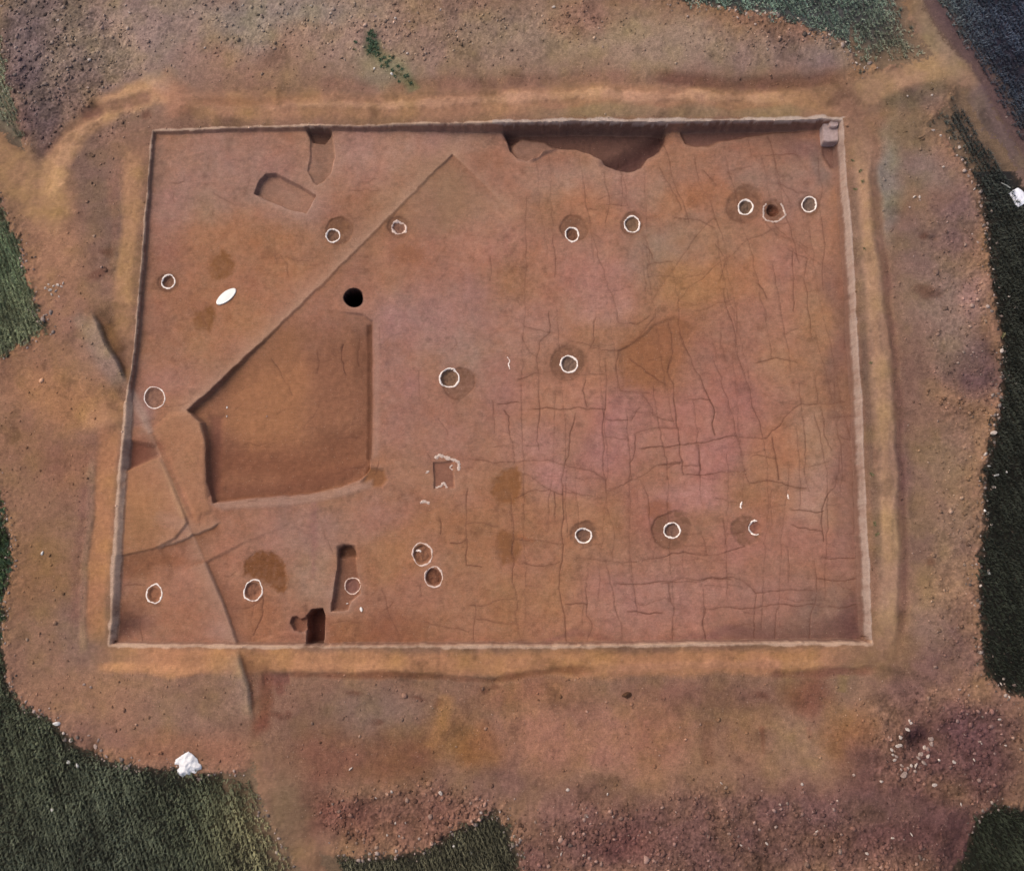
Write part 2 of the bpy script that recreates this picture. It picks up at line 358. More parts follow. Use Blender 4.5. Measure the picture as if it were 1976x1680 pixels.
# rough ground: spoil heaps
def rough_mask(cu, cv, ru, rv):
    r = np.sqrt(((UW-cu)/ru)**2+((VW-cv)/rv)**2); return 1-sstep(0.6, 1.15, r)
ROUGH = np.maximum.reduce([rough_mask(1400, 1640, 520, 130), rough_mask(1830, 1440, 180, 140), rough_mask(780, 1580, 240, 75), rough_mask(120, 120, 170, 190),
                           0.5*rough_mask(700, 50, 560, 80), 0.5*rough_mask(1860, 650, 80, 330), 0.45*rough_mask(1850, 1150, 70, 250), 0.4*rough_mask(1500, 70, 200, 60)])
pathsoft = np.zeros((NY, NX))
for pts, hw in PATH_LINES:
    sl = window(pts, hw+40); d, s_, t_ = sd_line(pts, U0[sl]+5*warp_u[sl], V0[sl]+5*warp_v[sl]); pathsoft[sl] = np.maximum(pathsoft[sl], 1-sstep(hw*0.7, hw*1.3, d))
ROUGH *= (~INS) & (~FIELD)
ROUGH *= 1-0.9*pathsoft
edge_in = np.exp(-np.clip(sdS_s-4, 0, None)/16.0)*sstep(-14, 6, sdS_s)*(~INS)*(1-0.9*pathsoft)
Z += ROUGH*(0.012*n_sm + 0.006*n_fine + 0.008*n_grit + 0.05*n_mid)
Z += edge_in*(0.04 + 0.03*n_sm + 0.02*n_fine)
heap = rough_mask(1400, 1650, 600, 170)*(~INS)
Z += 0.22*heap*sstep(0, 60, sdS_s) + 0.10*rough_mask(1840, 1440, 200, 150)*(~INS)
Z += 0.10*rough_mask(60, 150, 130, 200)*(~INS)*sstep(0, 20, sdS_s)
Z -= 0.03*sstep(-10, 12, -sdS_s)*(~INS)
hole = np.exp(-(((U0-1770)/20)**2+((V0-1433)/16)**2)); Z -= 0.16*hole
for cu, cv, r, dp in [(1805, 458, 7, 0.10), (957, 1316, 9, 0.06)]:
    Z -= dp*np.exp(-(((U0-cu)/r)**2+((V0-cv)/(r*0.7))**2))
COL *= (1+ROUGH*(0.20*n_fine+0.22*n_grit+0.10*n_sm))[..., None]

# ---- soil colours of the floor, with shade along its sides painted in
in_patches = [
 (420, 330, 150, 110, (158, 122, 106)), (350, 420, 80, 80, (152, 116, 98)), (340, 560, 70, 110, (150, 106, 86)), (450, 470, 130, 60, (162, 112, 80)),
 (440, 600, 130, 90, (160, 110, 80)), (720, 300, 130, 70, (172, 132, 114)), (560, 380, 90, 60, (164, 128, 108)), (640, 480, 70, 60, (156, 112, 88)),
 (870, 260, 120, 40, (168, 130, 112)), (560, 530, 80, 50, (164, 114, 82)), (850, 390, 90, 60, (154, 118, 92)), (950, 420, 70, 60, (166, 126, 104)),
 (800, 500, 80, 50, (164, 114, 92)), (930, 480, 90, 50, (168, 120, 96)), (1020, 540, 100, 60, (162, 114, 88)), (1110, 340, 100, 40, (166, 130, 110)),
 (1140, 400, 60, 60, (168, 116, 84)), (1250, 360, 110, 40, (160, 122, 102)), (1350, 380, 70, 40, (166, 112, 80)), (1480, 330, 120, 40, (152, 120, 100)),
 (1310, 470, 70, 50, (150, 118, 98)), (1250, 500, 60, 60, (146, 118, 100)), (1400, 480, 80, 40, (158, 118, 92)), (1540, 380, 80, 60, (154, 118, 102)),
 (1160, 520, 80, 60, (172, 124, 106)), (1440, 540, 130, 50, (170, 120, 84)), (1340, 560, 70, 50, (166, 118, 78)), (1540, 530, 80, 60, (158, 112, 96)),
 (780, 620, 80, 70, (162, 124, 110)), (880, 600, 90, 80, (160, 120, 106)), (760, 740, 60, 120, (160, 116, 104)), (900, 690, 60, 60, (158, 124, 110)),
 (820, 840, 110, 60, (158, 112, 96)), (950, 760, 70, 80, (158, 112, 98)), (1010, 640, 60, 60, (164, 122, 104)), (1160, 600, 70, 40, (178, 130, 116)),
 (1100, 760, 90, 50, (172, 122, 96)), (1090, 700, 60, 40, (160, 114, 90)), (1260, 710, 70, 80, (158, 106, 72)), (1310, 640, 60, 40, (154, 104, 78)),
 (1380, 620, 60, 50, (158, 112, 88)), (1430, 720, 110, 120, (160, 110, 94)), (1520, 680, 60, 120, (164, 118, 92)), (1580, 620, 40, 150, (160, 118, 88)),
 (1340, 800, 110, 60, (164, 112, 96)), (1230, 800, 60, 50, (160, 112, 92)), (1020, 860, 80, 50, (172, 124, 108)), (1060, 920, 70, 40, (176, 126, 112)),
 (1180, 850, 60, 90, (164, 114, 104)), (1370, 880, 110, 50, (168, 116, 104)), (1510, 870, 60, 60, (166, 114, 84)), (1580, 870, 50, 100, (162, 126, 102)),
 (1330, 960, 80, 40, (174, 124, 112)), (1560, 960, 60, 60, (166, 128, 108)), (1450, 970, 60, 40, (160, 112, 82)), (1250, 1000, 60, 70, (156, 104, 88)),
 (1100, 1000, 110, 50, (164, 116, 84)), (950, 1000, 110, 110, (158, 110, 78)), (850, 1010, 70, 60, (160, 112, 80)), (870, 930, 60, 50, (162, 118, 94)),
 (720, 990, 90, 40, (160, 114, 98)), (580, 1020, 110, 50, (160, 122, 106)), (470, 1010, 60, 40, (156, 110, 84)), (760, 1080, 60, 60, (164, 116, 80)),
 (600, 1110, 60, 70, (164, 128, 108)), (680, 1210, 110, 40, (146, 96, 68)), (560, 1230, 60, 20, (140, 94, 72)), (800, 1180, 80, 60, (154, 106, 82)),
 (950, 1160, 110, 70, (160, 112, 82)), (1090, 1150, 60, 80, (164, 116, 82)), (1170, 1160, 70, 80, (162, 116, 100)), (1290, 1160, 100, 80, (164, 118, 104)),
 (1440, 1040, 80, 60, (164, 112, 96)), (1390, 1140, 70, 50, (164, 120, 100)), (1480, 1160, 90, 60, (156, 112, 98)), (1550, 1060, 60, 60, (160, 112, 96)),
 (1600, 1170, 60, 60, (130, 100, 88)), (1630, 1220, 70, 30, (104, 76, 70)), (1540, 1220, 80, 30, (132, 98, 86)), (1630, 960, 30, 200, (138, 102, 88)),
 (1620, 650, 22, 160, (126, 94, 80)), (1420, 1230, 160, 14, (132, 92, 82)), (1100, 1232, 200, 10, (140, 96, 80)),  # thin strips by the right and lower sides: wall shade painted in
 (270, 960, 50, 60, (168, 118, 82)), (330, 900, 30, 70, (164, 114, 82)), (370, 880, 26, 90, (170, 122, 90)), (380, 990, 40, 40, (164, 114, 84)),
 (260, 1030, 50, 40, (146, 104, 72)), (330, 1010, 30, 18, (172, 134, 116)), (270, 800, 20, 50, (150, 116, 104)), (320, 800, 40, 60, (160, 112, 80)), (310, 720, 50, 40, (160, 114, 94)),
 (280, 870, 50, 20, (124, 76, 58)), (260, 1090, 56, 34, (122, 80, 54)), (330, 1080, 60, 16, (136, 88, 60)), (340, 1150, 70, 70, (164, 114, 88)), (420, 1080, 40, 50, (162, 114, 86)),
 (260, 1180, 40, 40, (142, 96, 72)), (270, 1220, 40, 20, (124, 84, 70)), (440, 1180, 40, 60, (150, 102, 78)), (420, 1220, 40, 20, (158, 124, 106)), (490, 1190, 40, 50, (152, 100, 72)), (370, 1200, 60, 40, (160, 110, 84)),
 (240, 1212, 34, 40, (82, 54, 48)), (1640, 1200, 24, 60, (96, 66, 64)), (400, 660, 60, 40, (164, 116, 86)), (500, 620, 50, 50, (166, 118, 86)), (300, 650, 30, 50, (146, 104, 84)),  # first two: corner shade put into the floor colour
 (1560, 280, 60, 24, (128, 96, 86)), (1590, 320, 24, 40, (128, 108, 96)), (300, 330, 14, 80, (140, 108, 92)),
]
for cu, cv, ru, rv, rgb in in_patches:
    patch(cu, cv, ru, rv, rgb, 0.74, 0.75, True)
wander_in = 1 + 0.08*n_mid + 0.10*n_sm + 0.07*n_fine + 0.06*n_grit - 0.15*sstep(0.4, 0.8, noise(0.3, 51, 4)) + 0.07*sstep(0.5, 0.85, noise(0.35, 52, 4))
hue = 0.7*noise(0.45, 41, 3)+0.5*noise(0.16, 44, 2); hue2 = noise(1.1, 42, 3)
COL = np.where(INS[..., None], COL*wander_in[..., None]*np.stack([1+0.01*hue, 1-0.05*hue+0.035*hue2, np.clip(1-0.09*hue-0.06*hue2, 0.7, 1.06)], -1), COL)

band([(1640, 330), (1650, 560), (1655, 700), (1664, 900), (1672, 1080), (1668, 1200)], 24, (112, 82, 70), 0.55, 0.75, 0.0, True, 16)  # three dark bands: shade at the wall foot, and damp, painted in
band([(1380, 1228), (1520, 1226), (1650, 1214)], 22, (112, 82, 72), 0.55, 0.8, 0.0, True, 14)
band([(1310, 262), (1420, 258), (1560, 262)], 18, (122, 90, 78), 0.5, 0.8, 0.0, True, 10)
# brown fills (old features seen as stains)
def stain(pts, rgb, w=0.8, soft=5.0, dz=0.0, blob=3.0):
    sl = window(pts, 25)
    d = sd_poly(pts, U[sl]+blob*warp_u[sl]+2*n_sm[sl], V[sl]+blob*warp_v[sl]+2*n_sm[sl])
    m = sstep(-soft*1.3, soft*1.3, d+3.5*n_fine[sl]+3*n_sm[sl])*INS[sl]*np.clip(0.97+0.35*n_sm[sl]+0.25*n_fine[sl], 0.5, 1.15)
    tint(sl, np.clip(m*w, 0, 1), rgb); Z[sl] -= dz*sstep(-2, 4, d)*INS[sl]
def circ(cu, cv, r, rv=None, n=28, wob=0.06, seed=0):
    q = np.random.default_rng(seed); rv = rv or r; ph = q.random(3)*6.28
    return [(cu+r*(1+wob*math.sin(2*a+ph[0])+wob*0.6*math.sin(3*a+ph[1]))*math.cos(a), cv+rv*(1+wob*math.sin(2*a+ph[0])+wob*0.6*math.sin(3*a+ph[1]))*math.sin(a)) for a in np.linspace(0, 6.283, n, endpoint=False)]
stain(circ(429, 514, 24, 26, seed=1), (130, 86, 52), 0.8)
stain([(376, 600), (412, 593), (418, 615), (402, 640), (380, 634)], (126, 84, 50), 0.8)
stain(circ(655, 437, 20, 16, seed=2), (140, 94, 58), 0.7)
stain(circ(786, 490, 30, 20, seed=3), (146, 98, 70), 0.6, 8)
stain([(975, 902), (995, 898), (1004, 915), (1004, 950), (990, 972), (960, 972), (947, 950), (950, 925)], (134, 88, 54), 0.8, 5, 0.01)
stain([(962, 1022), (998, 1025), (1003, 1060), (998, 1085), (970, 1088), (955, 1065)], (130, 86, 54), 0.75, 6, 0.008)
stain([(470, 1080), (490, 1063), (525, 1066), (548, 1090), (553, 1125), (545, 1145), (500, 1120), (468, 1108)], (122, 78, 48), 0.85, 5, 0.02)
stain([(1195, 670), (1230, 655), (1262, 626), (1300, 612), (1340, 630), (1310, 690), (1290, 745), (1200, 752)], (140, 92, 62), 0.58, 10, 0.01)
stain(circ(1272, 985, 24, 20, seed=4), (140, 90, 66), 0.6)
stain(circ(545, 990, 12, 40, seed=6), (138, 106, 92), 0.4, 8)
stain(circ(604, 1040, 7, 70, seed=7), (142, 98, 90), 0.45, 5)
stain([(740, 1180), (830, 1190), (830, 1240), (700, 1240)], (132, 84, 58), 0.4, 14)
stain([(1016, 1040), (1000, 1030), (1030, 1042)], (166, 88, 46), 0.6, 5)

# ---- cuts in the floor
def cut(key, pts, depth, edge=5.0, rgb=None, w=0.6, rim=0.35, tex=0.006, soft_dir=None, rimrgb=(186, 148, 126), make=True, slope=0.0):
    sl = window(pts, 30)
    d = sd_poly(pts, U[sl]+1.2*warp_u[sl]+1.2*n_sm[sl], V[sl]+1.2*warp_v[sl]+1.2*n_sm[sl])
    inn = INS[sl]
    m = sstep(-0.5, edge, d)
    if slope: m = m*(1-slope) + slope*sstep(0, 45, d)
    if soft_dir is not None: m = m*soft_dir(U[sl], V[sl])
    Z[sl] -= (depth*m + tex*n_sm[sl]*m)*inn
    if rgb: tint(sl, w*sstep(-1, edge+2, d)*inn*(m if soft_dir is not None else 1), rgb)
    if rim: tint(sl, rim*np.exp(-np.clip(-d, 0, None)/4.5)*(d < 0)*inn*sstep(-20, 30, V[sl]-np.mean([p[1] for p in pts])), rimrgb)
    if make:
        k = new_id(key); ID[sl] = np.where((d > -0.5) & inn, k, ID[sl])

PIT_POLYS = {}
def pit(key, pts, depth, **kw):
    PIT_POLYS[key] = pts; cut(key, pts, depth, **kw)

pit('sunken', [(361, 792), (480, 682), (580, 592), (620, 594), (660, 600), (700, 604), (718, 618), (717, 740), (716, 880), (716, 905), (700, 925), (660, 938), (600, 953), (500, 961), (412, 972),
               (398, 930), (397, 850), (388, 815)], 0.22, edge=3.5, rgb=(150, 102, 72), w=0.65, rim=0.3, tex=0.016, slope=0.12, soft_dir=lambda u, v: sstep(585, 690, v+0.35*(u-640))+0.0*u)
pit('curved', [(588, 238), (598, 268), (598, 300), (592, 330), (604, 352), (612, 358), (626, 350), (640, 335), (648, 300), (644, 270), (638, 238)], 0.16, edge=4, rgb=(142, 108, 88), w=0.6,
    soft_dir=lambda u, v: 0.30+0.70*sstep(598, 636, u+0.0*v)+0.0*v)
pit('rounded', [(489, 374), (500, 346), (512, 334), (532, 333), (556, 346), (584, 360), (611, 377), (603, 388), (597, 400), (590, 411), (566, 407), (540, 398), (512, 386)], 0.17, edge=3.5, rgb=(156, 116, 94), w=0.6, rim=0.6)
pit('broad', [(958, 228), (968, 250), (978, 275), (984, 292), (998, 306), (1018, 311), (1036, 305), (1050, 292), (1075, 288), (1110, 289), (1135, 296), (1160, 308), (1168, 318), (1190, 327), (1215, 331), (1240, 322),
              (1251, 304), (1275, 291), (1284, 270), (1292, 228)], 0.24, edge=5, rgb=(104, 74, 64), w=0.9, rim=0.6, tex=0.02)
pit('shallow_right', [(1306, 228), (1312, 262), (1320, 278), (1340, 285), (1365, 285), (1395, 275), (1440, 266), (1500, 258), (1560, 254), (1584, 250), (1584, 228)], 0.10, edge=6, rgb=(116, 82, 72), w=0.8,
    soft_dir=lambda u, v: 1-0.55*sstep(1420, 1540, u)+0.0*v)
pit('slot', [(652, 1058), (662, 1050), (678, 1051), (687, 1062), (688, 1085), (691, 1108), (697, 1128), (694, 1145), (686, 1153), (676, 1160), (672, 1176), (638, 1180), (638, 1160), (643, 1138), (648, 1105), (651, 1080)], 0.17,
    edge=4, rgb=(126, 84, 64), w=0.7, rim=0.5)
pit('side_notch', [(557, 1202), (562, 1190), (572, 1188), (580, 1194), (592, 1190), (593, 1216), (580, 1220), (568, 1218)], 0.14, edge=4, rgb=(116, 72, 52), w=0.6, rim=0.4)
pit('deep_slot', [(590, 1188), (600, 1176), (612, 1173), (622, 1172), (627, 1186), (626, 1255), (592, 1255)], 0.55, edge=3, rgb=(84, 44, 36), w=0.75, rim=0.4)
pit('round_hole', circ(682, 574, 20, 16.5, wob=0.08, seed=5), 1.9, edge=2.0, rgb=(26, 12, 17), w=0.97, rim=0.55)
pit('chalk_box', [(836, 891), (876, 889), (878, 942), (837, 943)], 0.05, edge=3, rgb=(134, 88, 72), w=0.6, rim=0.25)
for a in [(500, 905, 90, 28, (118, 78, 58)), (640, 720, 48, 60, (136, 94, 72)), (560, 640, 60, 30, (152, 106, 76)), (655, 860, 48, 40, (120, 82, 62)), (436, 880, 36, 60, (124, 82, 64)), (690, 700, 20, 40, (118, 80, 60)), (450, 720, 30, 40, (134, 90, 66)), (600, 900, 70, 26, (124, 82, 60))]:
    patch(*a, 0.6, 0.7, True)
# inner relief of the cuts
def relief(pts, dz, soft, rgb=None, w=0.0, blob=2.0):
    sl = window(pts, 40)
    d = sd_poly(pts, U[sl]+blob*warp_u[sl], V[sl]+blob*warp_v[sl]); m = sstep(-soft, soft, d)*INS[sl]
    Z[sl] += dz*m
    if rgb: tint(sl, w*m, rgb)
relief([(588, 236), (640, 236), (634, 258), (625, 272), (604, 272), (597, 262)], -0.20, 4, (104, 74, 62), 0.7)
relief([(978, 275), (1010, 262), (1050, 268), (1078, 284), (1050, 296), (1030, 308), (1000, 306)], 0.10, 5, (156, 118, 98), 0.8)
relief([(962, 238), (975, 262), (985, 285), (1000, 262), (990, 240)], -0.12, 8, (98, 66, 58), 0.5)
relief([(1165, 314), (1200, 300), (1250, 270), (1290, 240), (1286, 270), (1270, 292), (1250, 304), (1238, 320), (1212, 328), (1190, 324)], -0.16, 15, (84, 56, 52), 0.8)  # dark lower right of the broad pit: shading put into the colour
relief(circ(682, 574, 21, 17.5, wob=0.08, seed=5), 0.0, 1.2, (34, 14, 24), 0.97, 0.5)  # blackened walls: inner shade of the hole put into its colour
relief([(652, 1054), (664, 1050), (684, 1054), (688, 1072), (652, 1074)], -0.10, 5, (92, 60, 42), 0.7)
relief([(400, 830), (414, 830), (420, 930), (520, 930), (640, 900), (712, 880), (716, 905), (600, 952), (500, 960), (412, 970), (398, 930)], 0.04, 14, (116, 74, 56), 0.75)  # dark sides of the sunken area: edge shade put into the colour
relief([(690, 640), (718, 630), (718, 890), (690, 880)], -0.05, 20, (122, 82, 62), 0.65)
relief([(707, 626), (719, 622), (718, 890), (706, 884)], -0.03, 3.5, (100, 66, 50), 0.8)  # crisp shadow of the right edge painted as a dark strip
relief([(400, 800), (424, 800), (420, 950), (404, 960)], -0.05, 8, (126, 80, 66), 0.6)
relief([(440, 700), (560, 640), (590, 700), (580, 850), (480, 880), (430, 820)], -0.01, 25, (166, 114, 78), 0.6, 8)
relief([(590, 690), (680, 660), (690, 800), (600, 830)], 0.0, 18, (140, 94, 70), 0.5, 8)
relief([(400, 870), (700, 830), (700, 900), (560, 930), (410, 940)], -0.04, 30, (134, 86, 62), 0.6, 12)
relief([(714, 902), (742, 908), (748, 925), (738, 938), (716, 940), (700, 930)], -0.06, 5, (136, 90, 56), 0.8)
relief([(721, 622), (732, 622), (732, 880), (721, 884)], 0.0, 5, (166, 130, 112), 0.4)
relief([(408, 972), (560, 958), (640, 946), (720, 925), (720, 940), (640, 962), (560, 975), (430, 985)], 0.02, 5, (178, 142, 122), 0.5)
relief([(1588, 270), (1622, 262), (1624, 330), (1604, 324), (1590, 300)], -0.05, 4, (108, 80, 72), 0.7)
# diagonal step from the left edge up to the diamond corner
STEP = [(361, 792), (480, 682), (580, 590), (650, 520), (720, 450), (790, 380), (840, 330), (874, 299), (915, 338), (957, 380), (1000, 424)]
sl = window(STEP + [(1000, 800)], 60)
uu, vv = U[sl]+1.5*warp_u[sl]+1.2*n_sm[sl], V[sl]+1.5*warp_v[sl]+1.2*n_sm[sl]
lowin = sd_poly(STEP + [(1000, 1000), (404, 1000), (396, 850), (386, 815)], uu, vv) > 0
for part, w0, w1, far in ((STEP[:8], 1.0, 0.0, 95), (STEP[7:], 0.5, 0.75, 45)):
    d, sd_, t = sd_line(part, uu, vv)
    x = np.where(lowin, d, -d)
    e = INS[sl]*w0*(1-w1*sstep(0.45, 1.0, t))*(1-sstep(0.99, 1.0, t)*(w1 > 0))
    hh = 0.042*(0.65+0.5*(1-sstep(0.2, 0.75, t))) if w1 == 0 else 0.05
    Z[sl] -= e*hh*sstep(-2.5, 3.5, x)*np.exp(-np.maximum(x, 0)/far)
    tint(sl, e*0.72*(1-sstep(-3, 0.5, x))*np.exp(-np.maximum(-x, 0)/16), (184, 146, 120))  # lit upper edge of the step painted pale
    tint(sl, e*0.40*sstep(-1, 3, x)*np.exp(-np.maximum(x, 0)/10), (128, 90, 66))  # shade below the step painted in to deepen the relief
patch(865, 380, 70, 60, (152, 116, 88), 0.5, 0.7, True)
# left side: baulk between sunken area and side trench, raised block, lower wedge
fault([(408, 985), (398, 930), (394, 850), (384, 812), (361, 792)][::-1], 0.0, 30, None, None, True)
relief([(330, 800), (362, 795), (388, 815), (396, 850), (398, 930), (408, 985), (378, 1000), (352, 940), (322, 870), (296, 830)], 0.04, 6, (168, 120, 88), 0.5)
relief([(238, 850), (300, 862), (308, 880), (285, 890), (232, 912)], -0.10, 6, (116, 70, 54), 0.75)
relief([(232, 915), (290, 888), (308, 884), (330, 930), (362, 1008), (340, 1038), (300, 1058), (225, 1075)], 0.05, 3, (168, 120, 84), 0.45)
fault([(308, 884), (330, 930), (360, 1006)], 0.05, 16, None, None, True, -0.2, 0.8)
fault([(225, 1078), (300, 1060), (350, 1040), (430, 1008)][::-1], 0.0, 20, None, None, True)
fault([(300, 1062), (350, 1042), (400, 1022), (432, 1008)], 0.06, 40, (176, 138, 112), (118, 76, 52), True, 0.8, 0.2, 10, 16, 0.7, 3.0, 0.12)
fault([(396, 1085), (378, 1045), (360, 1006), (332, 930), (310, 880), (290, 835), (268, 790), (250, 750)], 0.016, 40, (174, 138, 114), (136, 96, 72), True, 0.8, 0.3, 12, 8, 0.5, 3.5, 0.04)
band([(308, 884), (330, 930), (345, 970), (360, 1006)], 4, (186, 142, 106), 0.6, 0.7, 0.0, True, 2)
band([(250, 752), (265, 785), (280, 815), (292, 838)], 6, (176, 146, 128), 0.75, 0.7, 0.03, True, 2, 0.05)
band([(250, 770), (256, 830)], 14, (152, 116, 104), 0.5, 0.7, 0.0, True)
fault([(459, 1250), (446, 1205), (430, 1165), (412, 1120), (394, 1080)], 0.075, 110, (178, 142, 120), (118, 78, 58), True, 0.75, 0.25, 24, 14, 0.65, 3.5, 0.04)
fault([(1195, 735), (1194, 680), (1235, 656), (1262, 624), (1300, 612), (1368, 640)], 0.02, 40, None, (138, 94, 66), True, 1.0, 0, 6, 8, 0.35, 3, 0.2)

# ---- postholes with their ringed outlines
#   (u, v, ring radius, hole depth, hole tone, halo (du, dv, r), key)
POSTS = [
 ('p01', 324, 543, 12, 0.07, (124, 90, 72), (0, 3, 18)), ('p02', 642, 454, 12, 0.07, (122, 92, 74), (12, -8, 26)), ('p03', 769, 438, 13, 0.05, (134, 96, 80), (0, 0, 20)),
 ('p04', 1104, 452, 12, 0.08, (116, 80, 62), (4, -12, 25)), ('p05', 1220, 432, 14, 0.06, (124, 98, 76), (0, 0, 21)), ('p06', 1439, 399, 13, 0.07, (112, 92, 76), (-2, -4, 35)),
 ('p07', 1562, 394, 13, 0.06, (116, 98, 86), (0, 2, 19)), ('p08', 867, 729, 17, 0.08, (124, 96, 76), (18, 10, 30)), ('p09', 1098, 702, 15, 0.07, (122, 100, 86), (-1, -3, 35)),
 ('p10', 298, 767, 19, 0.05, (138, 102, 84), None), ('p11', 1126, 1033, 14, 0.06, (120, 90, 74), (2, -3, 25)), ('p12', 1297, 1023, 14, 0.06, (124, 94, 80), (1, -1, 38)),
 ('p13', 1455, 1018, 12, 0.05, (140, 92, 76), (-15, 6, 28)), ('p14', 815, 1069, 18, 0.07, (130, 88, 66), None), ('p15', 837, 1113, 16, 0.10, (112, 70, 50), None),
 ('p16', 677, 1131, 14, 0.04, (132, 92, 82), None), ('p17', 487, 1139, 16, 0.07, (134, 92, 72), None), ('p18', 298, 1144, 13, 0.05, (146, 98, 72), None),
 ('p19', 1492, 406, 12, 0.14, (92, 52, 36), (0, 0, 20))]
for k, cu, cv, r, dp, rgb, halo in POSTS:
    if halo:
        du, dv, hr = halo
        pts = circ(cu+du, cv+dv, hr, hr*0.97, seed=int(cu))
        sl = window(pts, 12); d = sd_poly(pts, U[sl]+2*n_sm[sl], V[sl]+2*n_sm[sl])
        tint(sl, 0.8*sstep(-7, 6, d+3*n_fine[sl]+2*n_sm[sl])*INS[sl]*np.clip(0.85+0.55*n_sm[sl]+0.4*n_fine[sl], .35, 1.1), (120, 85, 65)); Z[sl] -= 0.022*sstep(-3, 4, d)*INS[sl]
        brk = sstep(-0.3, 0.3, warp_u[sl]+0.15)
        tint(sl, 0.42*brk*np.exp(-(d/2.2)**2)*INS[sl], (98, 64, 48)); Z[sl] -= 0.012*brk*np.exp(-(d/1.8)**2)*INS[sl]
    pts = circ(cu, cv, r, r, wob=0.05, seed=int(cv))
    if k == 'p18': pts = circ(cu, cv+2, 12, 14, seed=3)
    sl = window(pts, 12); d = sd_poly(pts, U[sl]+1.2*n_sm[sl], V[sl]+1.2*n_sm[sl])
    m = sstep(-1, 4.5, d)*INS[sl]
    Z[sl] -= dp*m*(1+0.35*n_fine[sl]); tint(sl, 0.8*sstep(-1.5, 2, d)*INS[sl], rgb)
    i = new_id(k); ID[sl] = np.where((d > -1) & INS[sl], i, ID[sl])

